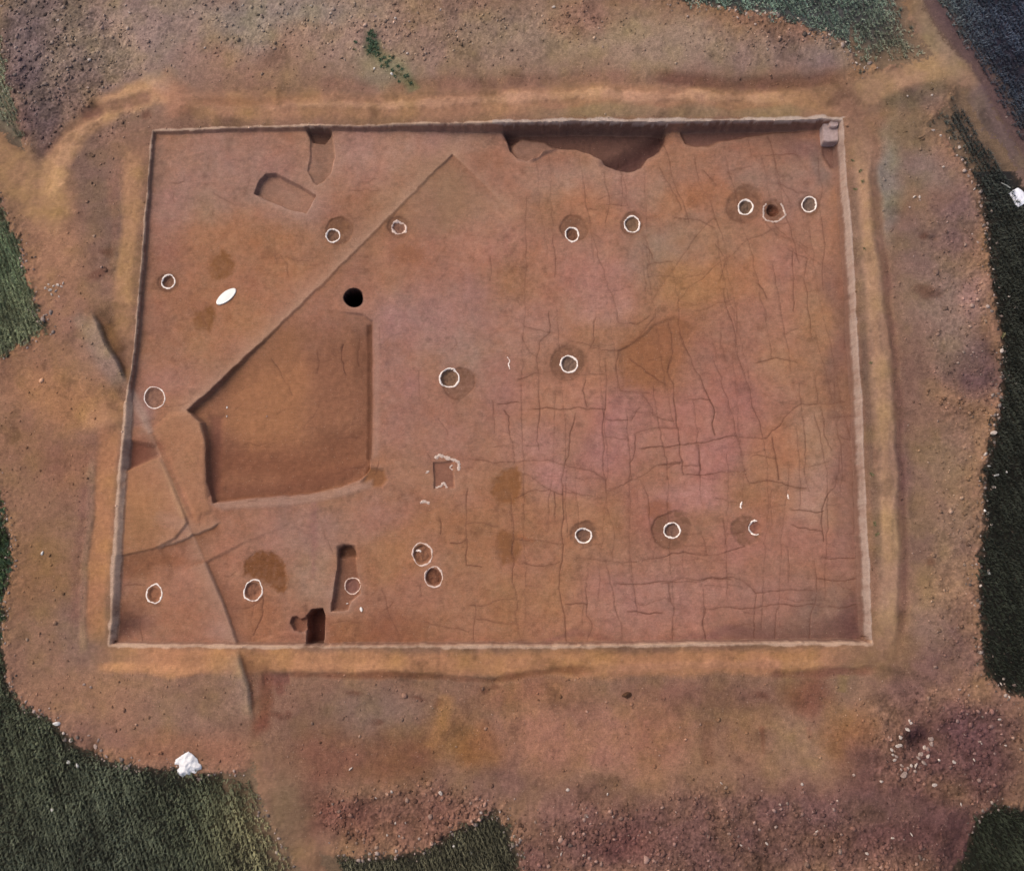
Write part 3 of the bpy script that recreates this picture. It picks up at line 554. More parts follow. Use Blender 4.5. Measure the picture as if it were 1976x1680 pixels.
# ---- drying cracks
CRACKS = [
 [(1042,658),(1040,726),(1042,786),(1036,851),(1040,868)], [(1026,788),(1100,790),(1168,790)], [(1167,690),(1168,790),(1165,851),(1165,911),(1172,954),(1176,997),(1183,1076)],
 [(1131,722),(1133,786)], [(1043,722),(1168,722)], [(1111,797),(1100,851),(1090,897),(1086,951),(1086,1047),(1086,1080),(1090,1187),(1094,1240)], [(951,772),(954,836)],
 [(972,790),(983,804),(990,854),(993,893)], [(945,863),(1040,860)], [(905,886),(1000,892),(1090,897),(1140,908),(1165,922)], [(1008,915),(1033,926),(1086,954)],
 [(997,962),(1026,947),(1060,944)], [(1086,947),(1140,956)], [(986,954),(992,1040),(992,1080),(997,1151),(1008,1240)], [(997,1040),(1083,1050)], [(904,940),(900,1090),(930,1094)],
 [(869,1047),(900,1040)], [(1008,650),(1022,679),(1040,690)], [(1000,733),(1043,718)], [(1140,672),(1197,676),(1218,665),(1247,633),(1262,615)], [(1150,600),(1146,640),(1140,672)],
 [(1144,454),(1154,496),(1168,536),(1183,571),(1193,622),(1229,626),(1254,608)], [(1193,676),(1197,754),(1254,758)], [(1168,808),(1218,811),(1235,786)],
 [(1226,836),(1226,861),(1215,893),(1220,925),(1176,947)], [(1226,836),(1250,828),(1306,827)], [(1233,865),(1276,861),(1347,854),(1394,845),(1480,845)], [(1220,925),(1245,915),(1268,897),(1315,892)],
 [(1240,933),(1254,983),(1261,1076)], [(1118,1076),(1172,1083),(1233,1083)], [(1168,1078),(1183,1140),(1186,1169),(1200,1235)], [(1293,693),(1300,740),(1305,818),(1312,854),(1319,915)],
 [(1136,1083),(1133,1169),(1133,1238)], [(1183,1126),(1276,1122),(1340,1119),(1412,1118)], [(1290,620),(1290,711)], [(1310,640),(1340,711),(1362,754),(1380,840)],
 [(1410,610),(1433,711),(1451,783),(1472,843)], [(1375,690),(1405,768),(1422,843),(1430,868),(1440,918),(1447,933)], [(1347,854),(1349,915)], [(1276,897),(1312,892)],
 [(1322,915),(1380,913),(1440,908)], [(1447,933),(1526,938),(1558,943)], [(1490,843),(1497,883),(1503,925)], [(1480,845),(1505,822),(1526,793),(1547,779),(1633,776)],
 [(1544,735),(1549,804),(1555,861),(1556,925),(1562,947)], [(1572,722),(1578,776)], [(1583,783),(1590,833),(1605,868)], [(1610,740),(1612,776)], [(1608,806),(1645,804)],
 [(1555,900),(1600,890)], [(1490,945),(1490,1015)], [(1600,950),(1594,961),(1590,1045)], [(1526,983),(1590,986)], [(1526,1011),(1586,1025)], [(1583,1076),(1655,1076)],
 [(1350,1020),(1358,1040),(1365,1072)], [(1240,1082),(1276,1076),(1365,1072),(1437,1054)], [(1519,1054),(1522,1126)], [(1572,1080),(1576,1116),(1569,1173),(1563,1236)],
 [(1276,1126),(1365,1116),(1430,1119),(1458,1144),(1569,1139)], [(1290,1125),(1293,1150),(1297,1236)], [(1362,1172),(1363,1236)], [(1460,1144),(1455,1232)], [(1501,1173),(1496,1236)],
 [(1576,1116),(1651,1116)], [(1569,1166),(1619,1173),(1658,1166)], [(1362,1175),(1455,1173),(1519,1166),(1569,1166)], [(1531,480),(1531,600)], [(1558,500),(1558,586),(1569,658)],
 [(1340,600),(1362,597),(1412,579)], [(1397,555),(1412,618)], [(1272,321),(1297,368),(1315,404)], [(1480,262),(1497,321),(1508,357),(1526,393)], [(1358,329),(1383,357)], [(1168,396),(1211,396)],
 [(917,1166),(915,1240)], [(905,1168),(950,1162),(990,1155)], [(918,1194),(1000,1205)], [(1090,1166),(1133,1166)], [(736,1134),(758,1198),(772,1236)], [(820,1200),(860,1210),(905,1219)],
 [(647,843),(693,843)], [(228,1184),(278,1190)], [(507,1150),(507,1184),(489,1225)], [(447,1177),(480,1172),(507,1150)], [(1500,355),(1540,372),(1562,372)], [(1475,300),(1540,300)], [(1060,600),(1062,640),(1042,660)],
 [(240,1130),(280,1128)], [(270,1196),(275,1240)], [(640,1200),(700,1200)], [(520,690),(560,760)], [(660,660),(665,720)], [(960,780),(1000,775)], [(1460,545),(1480,575)], [(1380,470),(1400,500),(1390,540)], [(1240,470),(1260,500)], [(1520,480),(1560,500)],
 [(1070,950),(1072,1000)], [(900,1010),(960,1015)], [(850,1000),(850,1030)], [(1010,1085),(1080,1084)], [(1620,880),(1612,940),(1600,950)], [(1240,760),(1260,800),(1300,812)], [(1460,700),(1500,690),(1540,700)], [(1330,770),(1372,772)], [(1100,1120),(1130,1118)],
 [(1215,690),(1260,725),(1290,745)], [(1390,640),(1400,690)], [(700,900),(660,905)], [(1450,880),(1500,885)], [(1380,960),(1440,968)], [(1395,1000),(1400,1050)], [(1210,1180),(1280,1182)], [(1320,1060),(1322,1110)],
 [(1272,250),(1300,350),(1330,430)], [(1340,300),(1375,400),(1400,470),(1415,560),(1433,711)], [(1470,420),(1540,470),(1600,520)], [(1400,330),(1500,440),(1560,480)], [(1200,330),(1250,470),(1270,560)],
 [(1380,420),(1300,520),(1250,600)], [(1500,440),(1400,500),(1310,580)], [(1168,330),(1168,430)], [(1580,300),(1585,420),(1590,560)], [(1440,250),(1450,300)], [(1530,290),(1560,330)], [(1300,420),(1380,440)]]
crk = np.random.default_rng(5)
N_MAIN = len(CRACKS)-13
cols = []
for k, u0 in enumerate(np.arange(1010, 1650, 36)):
    u0 = u0+crk.uniform(-10, 10); lean = 0.02+0.16*np.clip((u0-1000)/500, 0, 1); bend = crk.uniform(-14, 14)
    vs = np.arange(300, 1236, 26); us = u0+crk.normal(0, 2.0, len(vs)).cumsum()*0.7+lean*np.clip(700-vs, -200, 420)*-1.0+bend*np.sin(vs/170+k)
    us = np.clip(us, 940, 1648); cols.append((us, vs))
    i = 0
    while i < len(vs)-3:
        n_ = crk.integers(3, 9)
        if crk.random() < (0.55 if vs[i] < 560 else 0.60): CRACKS.append([(us[q], vs[q]) for q in range(i, min(i+n_+1, len(vs)))])
        i += n_
    if k:
        pu_, pv_ = cols[k-1]
        for q in range(1, len(vs)):
            if crk.random() < (0.09 if vs[q] < 560 else 0.14):
                dv = crk.uniform(-8, 8); CRACKS.append([(pu_[q], vs[q]+dv), ((pu_[q]+us[q])/2, vs[q]+crk.uniform(-3, 3)), (us[q], vs[q]-dv*0.6)])
for _ in range(46):
    a, b = crk.uniform(300, 1000), crk.uniform(330, 1225); th = crk.choice([0.1, 1.5, 1.9, 2.8])+crk.normal(0, .25); L_ = crk.uniform(18, 60)
    CRACKS.append([(a, b), (a+L_*.5*math.cos(th)+crk.normal(0, 3), b+L_*.5*math.sin(th)+crk.normal(0, 3)), (a+L_*math.cos(th), b+L_*math.sin(th))])
for n_line, line in enumerate(CRACKS):
    P = [np.array(p, float) for p in line]
    for amp in (0.055, 0.05, 0.05):
        Q = [P[0]]
        for a, b in zip(P[:-1], P[1:]):
            e = b-a
            if np.hypot(*e) > 7:
                Q.append((a+b)/2 + np.array([-e[1], e[0]])*crk.normal(0, amp))
            Q.append(b)
        P = Q
    major = n_line < N_MAIN
    wd = crk.uniform(0.45, 0.7) if major else crk.uniform(0.38, 0.6); cw_ = crk.uniform(0.48, 0.68) if major else crk.uniform(0.28, 0.48)
    sl = window(P, 6)
    d, s, t = sd_line(P, U[sl], V[sl])
    w = wd*(0.75+0.5*(n_mid[sl]+0.4)+0.35*n_sm[sl])
    w = np.clip(w, 0.25, 1.8)
    m = (1-sstep(w*0.5, w*1.5+0.3, d))*INS[sl]*sstep(0, .06, t+0.02)*np.clip(0.8+0.45*n_mid[sl], 0.45, 1)
    soft = np.exp(-(d/4.0)**2)*INS[sl]
    Z[sl] -= (0.022*m + 0.003*soft)*cw_
    tint(sl, np.clip(cw_*m+0.13*soft*cw_*1.6, 0, 1), (100, 64, 51))

# ---- cut sides: pale dry lip, then the face
side_ang = np.where(INS, 0, 0)
gx, gy = np.gradient(sd_poly(np.stack([lx, ly], 1), GX[::4, ::4], GY[::4, ::4]), Y[::4], X[::4])[::-1]
gx = np.repeat(np.repeat(gx, 4, 0), 4, 1)[:NY, :NX]; gy = np.repeat(np.repeat(gy, 4, 0), 4, 1)[:NY, :NX]
is_r, is_l = (gx < -0.7), (gx > 0.7)
is_t, is_b = (gy < -0.7) & ~is_r & ~is_l, (gy > 0.7) & ~is_r & ~is_l
batter = np.where(is_r, 0.14, np.where(is_l, 0.05 + 0.08*sstep(740, 800, V0), np.where(is_t, 0.08, 0.06)))*(1+0.15*n_mid)
prof = sstep(0.0, 1.0, np.clip(SD/batter, 0, 1))*0.35 + 0.65*np.clip(SD/batter, 0, 1)
inside_z = Z.copy()
zwall = prof*inside_z + (1-prof)*(0.0 + 0.006*n_fine)
Z = np.where(INS & (SD < batter), zwall + 0.012*n_sm*prof*(1-prof)*4, Z)
Z = np.where(~INS, Z*sstep(0.0, 0.28, -SD)*0.9 + 0.1*Z*sstep(0, .05, -SD), Z)          # lip trimmed level
# dry pale lip: a crust that follows the trimmed edge
lip_out = np.clip(1+0.5*n_sm+0.3*n_mid, .35, 1.6)*np.where(is_r, 0.03, np.where(is_t, 0.06 + 0.05*sstep(900, 1000, U0), np.where(is_b, 0.085, 0.045 + 0.04*sstep(700, 800, V0))))
lip_in = (1+0.15*n_sm)*np.where(is_r, 0.080, np.where(is_l, 0.015 + 0.09*sstep(740, 790, V0), np.where(is_t, 0.015, 0.03)))
lipm = sstep(-1.0, -0.55, SD/lip_out)*(SD <= 0) + (SD > 0)*(1-sstep(0.8, 1.3, SD/lip_in))
lipm = lipm*np.clip(0.88+0.45*n_mid+0.3*n_sm+0.2*n_fine, 0.2, 1)
lw = np.where(is_l & (V0 < 740), 0.7, np.where(is_b, 0.72, 0.85))
lip_rgb = np.where(is_r[..., None], soil((172, 150, 136)), np.where(is_t[..., None] & (U0 > 950)[..., None], soil((196, 174, 158)), soil((206, 172, 146))))
COL = COL*(1-(lipm*lw)[..., None]) + lip_rgb*(lipm*lw)[..., None]
face = INS & (SD > lip_in) & (SD < batter+0.02)
COL = np.where(face[..., None], COL*0.5 + 0.5*np.where(is_r[..., None], soil((116, 88, 76)), soil((140, 106, 88))), COL)

# ---- who owns which patch
ID = np.where(INS, ID, SP_ID)
ID = np.where(~INS & pathm & ~FIELD, PA_ID, ID)
ID = np.where(FIELD, FI_ID, ID)
wallm = (SD > -0.03) & (SD < batter+0.01) & ((ID == F_ID) | (~INS & ~FIELD))
ID = np.where(wallm, np.where(is_r, WR, np.where(is_l, WL, np.where(is_t, WT, WB))), ID)
COL = np.clip(COL, 0.004, 0.95)

def z_at(x, y):
    x, y = np.atleast_1d(np.asarray(x, float)), np.atleast_1d(np.asarray(y, float))
    i = np.clip(np.searchsorted(X, x)-1, 0, NX-2); j = np.clip(np.searchsorted(Y, y)-1, 0, NY-2)
    fx = np.clip((x-X[i])/(X[i+1]-X[i]), 0, 1); fy = np.clip((y-Y[j])/(Y[j+1]-Y[j]), 0, 1)
    return (Z[j, i]*(1-fx)+Z[j, i+1]*fx)*(1-fy)+(Z[j+1, i]*(1-fx)+Z[j+1, i+1]*fx)*fy

def grid_val(A, x, y):
    i = np.clip(np.searchsorted(X, x), 0, NX-1); j = np.clip(np.searchsorted(Y, y), 0, NY-1)
    return A[j, i]

def ground_at(u, v, inside):
    """ground point seen at a photo position"""
    z = FLOOR if inside else 0.0
    for _ in range(3):
        x, y = to_world(u, v, z); z = float(z_at(x, y)[0])
    return float(x), float(y), z

# ------------------------------------------------------------------ materials
def soil_material(name, grain=0.18, fine=55.0, bump=0.35, attr='soil', rough=0.95):
    m = bpy.data.materials.new(name); m.use_nodes = True
    nt = m.node_tree; N, L = nt.nodes, nt.links
    b = N['Principled BSDF']; b.inputs['Roughness'].default_value = rough
    b.inputs['Specular IOR Level'].default_value = 0.15
    at = N.new('ShaderNodeAttribute'); at.attribute_name = attr
    geo = N.new('ShaderNodeNewGeometry')
    n1 = N.new('ShaderNodeTexNoise'); n1.inputs['Scale'].default_value = fine; n1.inputs['Detail'].default_value = 4; n1.inputs['Roughness'].default_value = 0.7
    n2 = N.new('ShaderNodeTexNoise'); n2.inputs['Scale'].default_value = 7.0; n2.inputs['Detail'].default_value = 5
    vo = N.new('ShaderNodeTexVoronoi'); vo.inputs['Scale'].default_value = 26.0
    for t in (n1, n2, vo): L.new(geo.outputs['Position'], t.inputs['Vector'])
    r1 = N.new('ShaderNodeMapRange'); r1.inputs['From Min'].default_value = 0.25; r1.inputs['From Max'].default_value = 0.75
    r1.inputs['To Min'].default_value = 1-grain; r1.inputs['To Max'].default_value = 1+grain; L.new(n1.outputs['Fac'], r1.inputs['Value'])
    r2 = N.new('ShaderNodeMapRange'); r2.inputs['From Min'].default_value = 0.3; r2.inputs['From Max'].default_value = 0.7
    r2.inputs['To Min'].default_value = 0.9; r2.inputs['To Max'].default_value = 1.1; L.new(n2.outputs['Fac'], r2.inputs['Value'])
    mp = N.new('ShaderNodeMapping'); mp.inputs['Rotation'].default_value = (0, 0, 0.5); mp.inputs['Scale'].default_value = (5, 34, 5); L.new(geo.outputs['Position'], mp.inputs['Vector'])
    n3 = N.new('ShaderNodeTexNoise'); n3.inputs['Scale'].default_value = 1.0; n3.inputs['Detail'].default_value = 3; L.new(mp.outputs[0], n3.inputs['Vector'])
    r3 = N.new('ShaderNodeMapRange'); r3.inputs['From Min'].default_value = 0.3; r3.inputs['From Max'].default_value = 0.7
    r3.inputs['To Min'].default_value = 0.92; r3.inputs['To Max'].default_value = 1.08; L.new(n3.outputs['Fac'], r3.inputs['Value'])
    m3 = N.new('ShaderNodeMath'); m3.operation = 'MULTIPLY'; L.new(r2.outputs[0], m3.inputs[0]); L.new(r3.outputs[0], m3.inputs[1])
    mu = N.new('ShaderNodeMath'); mu.operation = 'MULTIPLY'; L.new(r1.outputs[0], mu.inputs[0]); L.new(m3.outputs[0], mu.inputs[1])
    vm = N.new('ShaderNodeVectorMath'); vm.operation = 'SCALE'; L.new(at.outputs['Color'], vm.inputs[0]); L.new(mu.outputs[0], vm.inputs['Scale'])
    # a scatter of small pale and dark crumbs
    wn_ = N.new('ShaderNodeTexWhiteNoise'); L.new(vo.outputs['Position'], wn_.inputs['Vector'])
    cr = N.new('ShaderNodeMapRange'); cr.inputs['From Min'].default_value = 0.93; cr.inputs['From Max'].default_value = 1.0; cr.inputs['To Min'].default_value = 0; cr.inputs['To Max'].default_value = 0.5
    L.new(wn_.outputs['Value'], cr.inputs['Value'])
    near = N.new('ShaderNodeMath'); near.operation = 'LESS_THAN'; near.inputs[1].default_value = 0.30; L.new(vo.outputs['Distance'], near.inputs[0])
    cm = N.new('ShaderNodeMath'); cm.operation = 'MULTIPLY'; L.new(cr.outputs[0], cm.inputs[0]); L.new(near.outputs[0], cm.inputs[1])
    mx = N.new('ShaderNodeMix'); mx.data_type = 'RGBA'; L.new(cm.outputs[0], mx.inputs['Factor']); L.new(vm.outputs[0], mx.inputs['A']); mx.inputs['B'].default_value = (0.42, 0.30, 0.22, 1)
    L.new(mx.outputs['Result'], b.inputs['Base Color'])
    bp = N.new('ShaderNodeBump'); bp.inputs['Strength'].default_value = bump; bp.inputs['Distance'].default_value = 0.012
    L.new(n1.outputs['Fac'], bp.inputs['Height']); L.new(bp.outputs[0], b.inputs['Normal'])
    return m

M_floor = soil_material('trowelled_clay', 0.27, 40, 0.6)
M_spoil = soil_material('loose_spoil', 0.38, 30, 0.4)
M_path = soil_material('trodden_earth', 0.22, 40, 0.5)
M_field = soil_material('field_soil', 0.35, 30, 0.6)
M_clod = soil_material('clod_earth', 0.22, 40, 0.5, 'tone')
M_blade = bpy.data.materials.new('crop_blade'); M_blade.use_nodes = True
_b = M_blade.node_tree.nodes['Principled BSDF']; _b.inputs['Roughness'].default_value = 0.6; _b.inputs['Specular IOR Level'].default_value = 0.2
_a = M_blade.node_tree.nodes.new('ShaderNodeAttribute'); _a.attribute_name = 'tone'; M_blade.node_tree.links.new(_a.outputs['Color'], _b.inputs['Base Color'])

def plain(name, rgb, rough=0.85, var=0.12, scale=20.0, bump=0.2):
    m = bpy.data.materials.new(name); m.use_nodes = True
    N, L = m.node_tree.nodes, m.node_tree.links; b = N['Principled BSDF']; b.inputs['Roughness'].default_value = rough; b.inputs['Specular IOR Level'].default_value = 0.25
    geo = N.new('ShaderNodeNewGeometry'); n = N.new('ShaderNodeTexNoise'); n.inputs['Scale'].default_value = scale; n.inputs['Detail'].default_value = 5
    L.new(geo.outputs['Position'], n.inputs['Vector'])
    r = N.new('ShaderNodeValToRGB'); r.color_ramp.elements[0].position = 0.3; r.color_ramp.elements[1].position = 0.7
    r.color_ramp.elements[0].color = (*[c*(1-var) for c in rgb], 1); r.color_ramp.elements[1].color = (*[min(1, c*(1+var)) for c in rgb], 1)
    L.new(n.outputs['Fac'], r.inputs['Fac']); L.new(r.outputs[0], b.inputs['Base Color'])
    bp = N.new('ShaderNodeBump'); bp.inputs['Strength'].default_value = bump; bp.inputs['Distance'].default_value = 0.01; L.new(n.outputs['Fac'], bp.inputs['Height']); L.new(bp.outputs[0], b.inputs['Normal'])
    return m
M_chalk = plain('lime_powder', (0.84, 0.73, 0.64), 0.95, 0.16, 45)
M_chalk_faint = plain('trodden_lime_powder', (0.66, 0.50, 0.41), 0.95, 0.22, 30)
M_smear = plain('smeared_lime', (0.52, 0.40, 0.33), 0.95, 0.25, 35)
M_sheet = plain('white_plastic_sheet', (0.70, 0.69, 0.69), 0.6, 0.05, 8)
M_sheet2 = plain('clean_white_sheet', (0.86, 0.86, 0.90), 0.5, 0.03, 6, 0.05)
M_oval = plain('cream_enamel', (0.90, 0.88, 0.80), 0.4, 0.02, 8, 0.05)
M_stone = [plain('pale_limestone', (0.46, 0.38, 0.32), 0.9, 0.35, 25), plain('buff_stone', (0.31, 0.225, 0.185), 0.9, 0.4, 25), plain('white_stone', (0.66, 0.63, 0.58), 0.85, 0.12, 25)]
M_step = plain('pale_packed_earth', (0.36, 0.27, 0.25), 0.95, 0.15, 14, 0.5)
M_stick = plain('weathered_cane', (0.34, 0.34, 0.30), 0.8, 0.2, 30)
M_leaf = plain('weed_leaf', (0.05, 0.085, 0.045), 0.6, 0.35, 30)
M_leafy = plain('yellowing_weed_leaf', (0.15, 0.13, 0.06), 0.6, 0.3, 30)

# ------------------------------------------------------------------ mesh helpers
def link_mesh(name, co, faces_flat, starts, totals, mat, loc=(0, 0, 0), tone=None, attr='soil'):
    me = bpy.data.meshes.new(name)
    me.vertices.add(len(co)); me.vertices.foreach_set('co', (np.asarray(co, np.float32)-np.asarray(loc, np.float32)).ravel())
    me.loops.add(len(faces_flat)); me.loops.foreach_set('vertex_index', np.asarray(faces_flat, np.int32))
    me.polygons.add(len(starts)); me.polygons.foreach_set('loop_start', np.asarray(starts, np.int32))
    if tone is not None:
        a = me.attributes.new(attr, 'FLOAT_COLOR', 'POINT'); t = np.ones((len(co), 4), np.float32); t[:, :3] = tone; a.data.foreach_set('color', t.ravel())
    me.update(calc_edges=True); me.validate()
    me.materials.append(mat)
    o = bpy.data.objects.new(name, me); o.location = loc; sc.collection.objects.link(o)
    return o

def tag(o, label=None, cat=None, group=None, kind=None):
    if label: o['label'] = label
    if cat: o['category'] = cat
    if group: o['group'] = group
    if kind: o['kind'] = kind
    return o

FID = ID[:-1, :-1]
VI = (np.arange(NY)[:, None]*NX + np.arange(NX)[None, :])
CO = np.stack([GX, GY, Z], -1).reshape(-1, 3); CF = COL.reshape(-1, 3)
def ground_piece(name, key, mat, centre=True):
    jj, ii = np.nonzero(FID == IDS[key])
    q = np.stack([VI[jj, ii], VI[jj, ii+1], VI[jj+1, ii+1], VI[jj+1, ii]], 1)
    used, inv = np.unique(q.ravel(), return_inverse=True)
    co = CO[used]; loc = (0, 0, 0)
    if centre: loc = tuple(np.round(co.mean(0), 3))
    return link_mesh(name, co, inv, np.arange(0, len(inv), 4), None, mat, loc, CF[used])

tag(ground_piece('excavation_floor', 'floor', M_floor, False), 'flat orange and pink clay floor of the excavation crossed by drying cracks', kind='structure')
tag(ground_piece('spoil_ground', 'spoil', M_spoil, False), 'rough apron of brown spoil earth around the excavation', kind='structure')
tag(ground_piece('path', 'path', M_path, False), 'pale trodden path ringing the excavation with tracks leading off', kind='structure')
tag(ground_piece('field', 'field', M_field, False), 'dark soil of the crop field around the spoil', kind='structure')
for key, lab in (('wt', 'cut earth side of the excavation below its upper pale lip, with dark pits at its foot'), ('wr', 'broad pale sloping earth side of the excavation along its right edge'),
                 ('wb', 'narrow cut earth side of the excavation along its lower edge'), ('wl', 'cut earth side of the excavation on the left, broken by the diagonal ridge')):
    tag(ground_piece('trench_wall', key, M_floor), lab, 'trench wall', 'cut sides of the excavation')
PITS = {'sunken': ('sunken_area', 'large sunken orange area with steep straight right side and diagonal upper left edge', 'sunken area'),
        'curved': ('pit', 'curved shallow pit running down from the upper lip of the excavation', 'pit'),
        'rounded': ('pit', 'rounded rectangular shallow pit lying aslant in the upper left floor', 'pit'),
        'broad': ('pit', 'broad dark wavy-edged pit against the upper side of the excavation', 'pit'),
        'shallow_right': ('pit', 'long shallow dark pit against the upper side near the corner step', 'pit'),
        'slot': ('pit', 'keyhole shaped brown slot with a thin chalk ring in its lower end', 'pit'),
        'side_notch': ('pit', 'small rounded brown notch on the left of the deep dark slot', 'pit'),
        'deep_slot': ('pit', 'deep dark reddish rectangular slot at the lower edge of the excavation', 'pit'),
        'round_hole': ('pit', 'deep black round hole beside the diagonal step', 'pit'),
        'chalk_box': ('pit', 'small rectangular sunken patch framed by smeared white chalk', 'pit')}
for key, (nm, lab, cat) in PITS.items():
    tag(ground_piece(nm, key, M_floor), lab, cat, 'pits dug into the excavation floor' if nm == 'pit' else None)
POST_LABEL = {
 'p01': 'small posthole inside the ring near the left side, left of the cream oval', 'p02': 'small posthole inside the ring below the rounded rectangular pit', 'p03': 'filled posthole inside the smudged broken ring beside the diagonal step',
 'p04': 'dark posthole inside the ring below a small brown stain, upper middle', 'p05': 'posthole inside the thick clean ring below the wavy dark pit', 'p06': 'posthole set in the wide ringed stain left of the square chalk trace',
 'p07': 'grey posthole nearest the right side of the excavation, upper corner', 'p08': 'posthole inside the largest thick ring, right of the sunken area', 'p09': 'grey posthole set in a wide round stain at the middle of the cracked clay',
 'p10': 'wide shallow posthole inside the thin ring at the left side, by the diagonal ridge', 'p11': 'posthole inside the thick ring right of the two brown stains', 'p12': 'posthole in the middle of a wide round stain on the cracked lower floor',
 'p13': 'shallow posthole beside the broken crescent of chalk', 'p14': 'posthole with white flecks inside the upper of two touching rings', 'p15': 'dark posthole inside the lower of two touching rings',
 'p16': 'shallow posthole at the lower end of the keyhole slot', 'p17': 'posthole inside the pear shaped ring at the foot of the big brown stain', 'p18': 'posthole inside the egg shaped ring in the lower left corner',
 'p19': 'dark posthole framed by a square smear of chalk'}
for key, lab in POST_LABEL.items():
    tag(ground_piece('posthole', key, M_floor), lab, 'posthole', 'postholes in the excavation floor')

# far ground beyond the surveyed area
bm = bmesh.new()
x0, x1, y0, y1, B = X[0]+.3, X[-1]-.3, Y[0]+.3, Y[-1]-.3, 600.0
ring_in = [bm.verts.new((x, y, -0.12)) for x, y in ((x0, y0), (x1, y0), (x1, y1), (x0, y1))]
ring_out = [bm.verts.new((x, y, -0.5)) for x, y in ((-B, -B), (B, -B), (B, B), (-B, B))]
for k in range(4):
    bm.faces.new((ring_out[k], ring_out[(k+1) % 4], ring_in[(k+1) % 4], ring_in[k]))
me = bpy.data.meshes.new('far_field'); bm.to_mesh(me); bm.free()
me.materials.append(plain('far_crop_field', (0.045, 0.055, 0.032), 0.95, 0.35, 3.0))
tag(sc.collection.objects.link(bpy.data.objects.new('far_field', me)) or bpy.data.objects['far_field'], 'dark green crop field stretching away', kind='structure')

# ------------------------------------------------------------------ crop: drilled rows of blades
ROWDIR = np.array([0.40, -0.92]); ROWDIR /= np.hypot(*ROWDIR); ROWN = np.array([-ROWDIR[1], ROWDIR[0]])
def field_points(dens_u, dens_v):
    W = 34.0
    a = np.arange(-W, W, dens_u); b = np.arange(-W, W, dens_v)
    A, B_ = np.meshgrid(a, b); A = A.ravel()+RNG.normal(0, dens_u*0.06, A.size); B_ = B_.ravel()+RNG.uniform(-.5, .5, B_.size)*dens_v
    P = A[:, None]*ROWN + B_[:, None]*ROWDIR
    ok = (P[:, 0] > X[0]+.2) & (P[:, 0] < X[-1]-.2) & (P[:, 1] > Y[0]+.2) & (P[:, 1] < Y[-1]-.2)
    P = P[ok]
    return P[grid_val((sdS < 9) & ~INS & ~pathm, P[:, 0], P[:, 1])]
ANCH = [(1600, 40, (96, 110, 96), 1.0, 120), (1730, 120, (116, 112, 88), 0.6, 60), (1960, 80, (46, 52, 62), 0.8, 130), (1840, 300, (46, 50, 42), 1.0, 70), (1960, 500, (40, 42, 36), 1.0, 150),
        (1950, 900, (34, 36, 30), 1.0, 200), (1940, 1250, (30, 34, 26), 1.0, 160), (1930, 1640, (34, 38, 28), 1.0, 120), (820, 1660, (62, 60, 46), 1.0, 80), (10, 1100, (52, 66, 40), 1.0, 80),  # right-hand tones carry the lens falloff of light in their colour
        (60, 1450, (72, 76, 58), 1.0, 90), (200, 1600, (66, 70, 57), 1.0, 130), (400, 1560, (74, 78, 58), 0.95, 80), (490, 1600, (112, 106, 78), 0.6, 50), (30, 560, (100, 106, 80), 1.0, 90), (60, 620, (106, 108, 84), 0.9, 40), (15, 480, (80, 94, 70), 1.0, 50), (20, 190, (122, 124, 102), 0.85, 60), (0, 330, (110, 106, 80), 0.6, 50)]
def crop_tone(u, v):
    w = np.stack([np.exp(-((u-a)**2+(v-b)**2)/(2*r*r))+1e-9 for a, b, c, d, r in ANCH], -1)
    w = w/w.sum(-1, keepdims=True)
    return w @ np.stack([lin(a[2]) for a in ANCH]), w @ np.array([a[3] for a in ANCH])

def blades(name, P, per, h, width, tones, spread, label, mat=M_blade, lean=0.6):
    n = len(P)*per
    base = np.repeat(P, per, 0) + RNG.normal(0, spread, (n, 2))
    z = z_at(base[:, 0], base[:, 1]) - 0.01
    ang = math.atan2(ROWDIR[1], ROWDIR[0]) + RNG.normal(0, 0.55, n) + math.pi*(RNG.random(n) < 0.35); hh = h*RNG.uniform(0.55, 1.25, n); ln = lean*RNG.uniform(0.3, 1.4, n)
    d = np.stack([np.cos(ang), np.sin(ang), np.zeros(n)], 1); s = np.stack([-np.sin(ang), np.cos(ang), np.zeros(n)], 1)*(width*RNG.uniform(0.7, 1.3, n))[:, None]
    b0 = np.c_[base, z]; up = np.array([0, 0, 1.0])
    mid = b0 + d*(hh*ln*0.35)[:, None] + up*(hh*0.62)[:, None]
    tip = b0 + d*(hh*ln)[:, None] + up*(hh*(1.0-0.25*ln))[:, None]
    co = np.stack([b0-s*0.5, b0+s*0.5, mid+s*0.5, mid-s*0.5, tip], 1).reshape(-1, 3)
    k = np.arange(n)[:, None]*5
    q = (k+np.array([[0, 1, 2, 3]])); t = (k+np.array([[3, 2, 4]]))
    flat = np.concatenate([q, t], 1).ravel()
    starts = np.stack([np.arange(n)*7, np.arange(n)*7+4], 1).ravel()
    tone = np.repeat(np.repeat(tones, per, 0)*RNG.uniform(0.8, 1.22, (n, 1)), 5, 0)
    return tag(link_mesh(name, co, flat, starts, None, mat, (0, 0, 0), tone, 'tone'), label, kind='stuff')

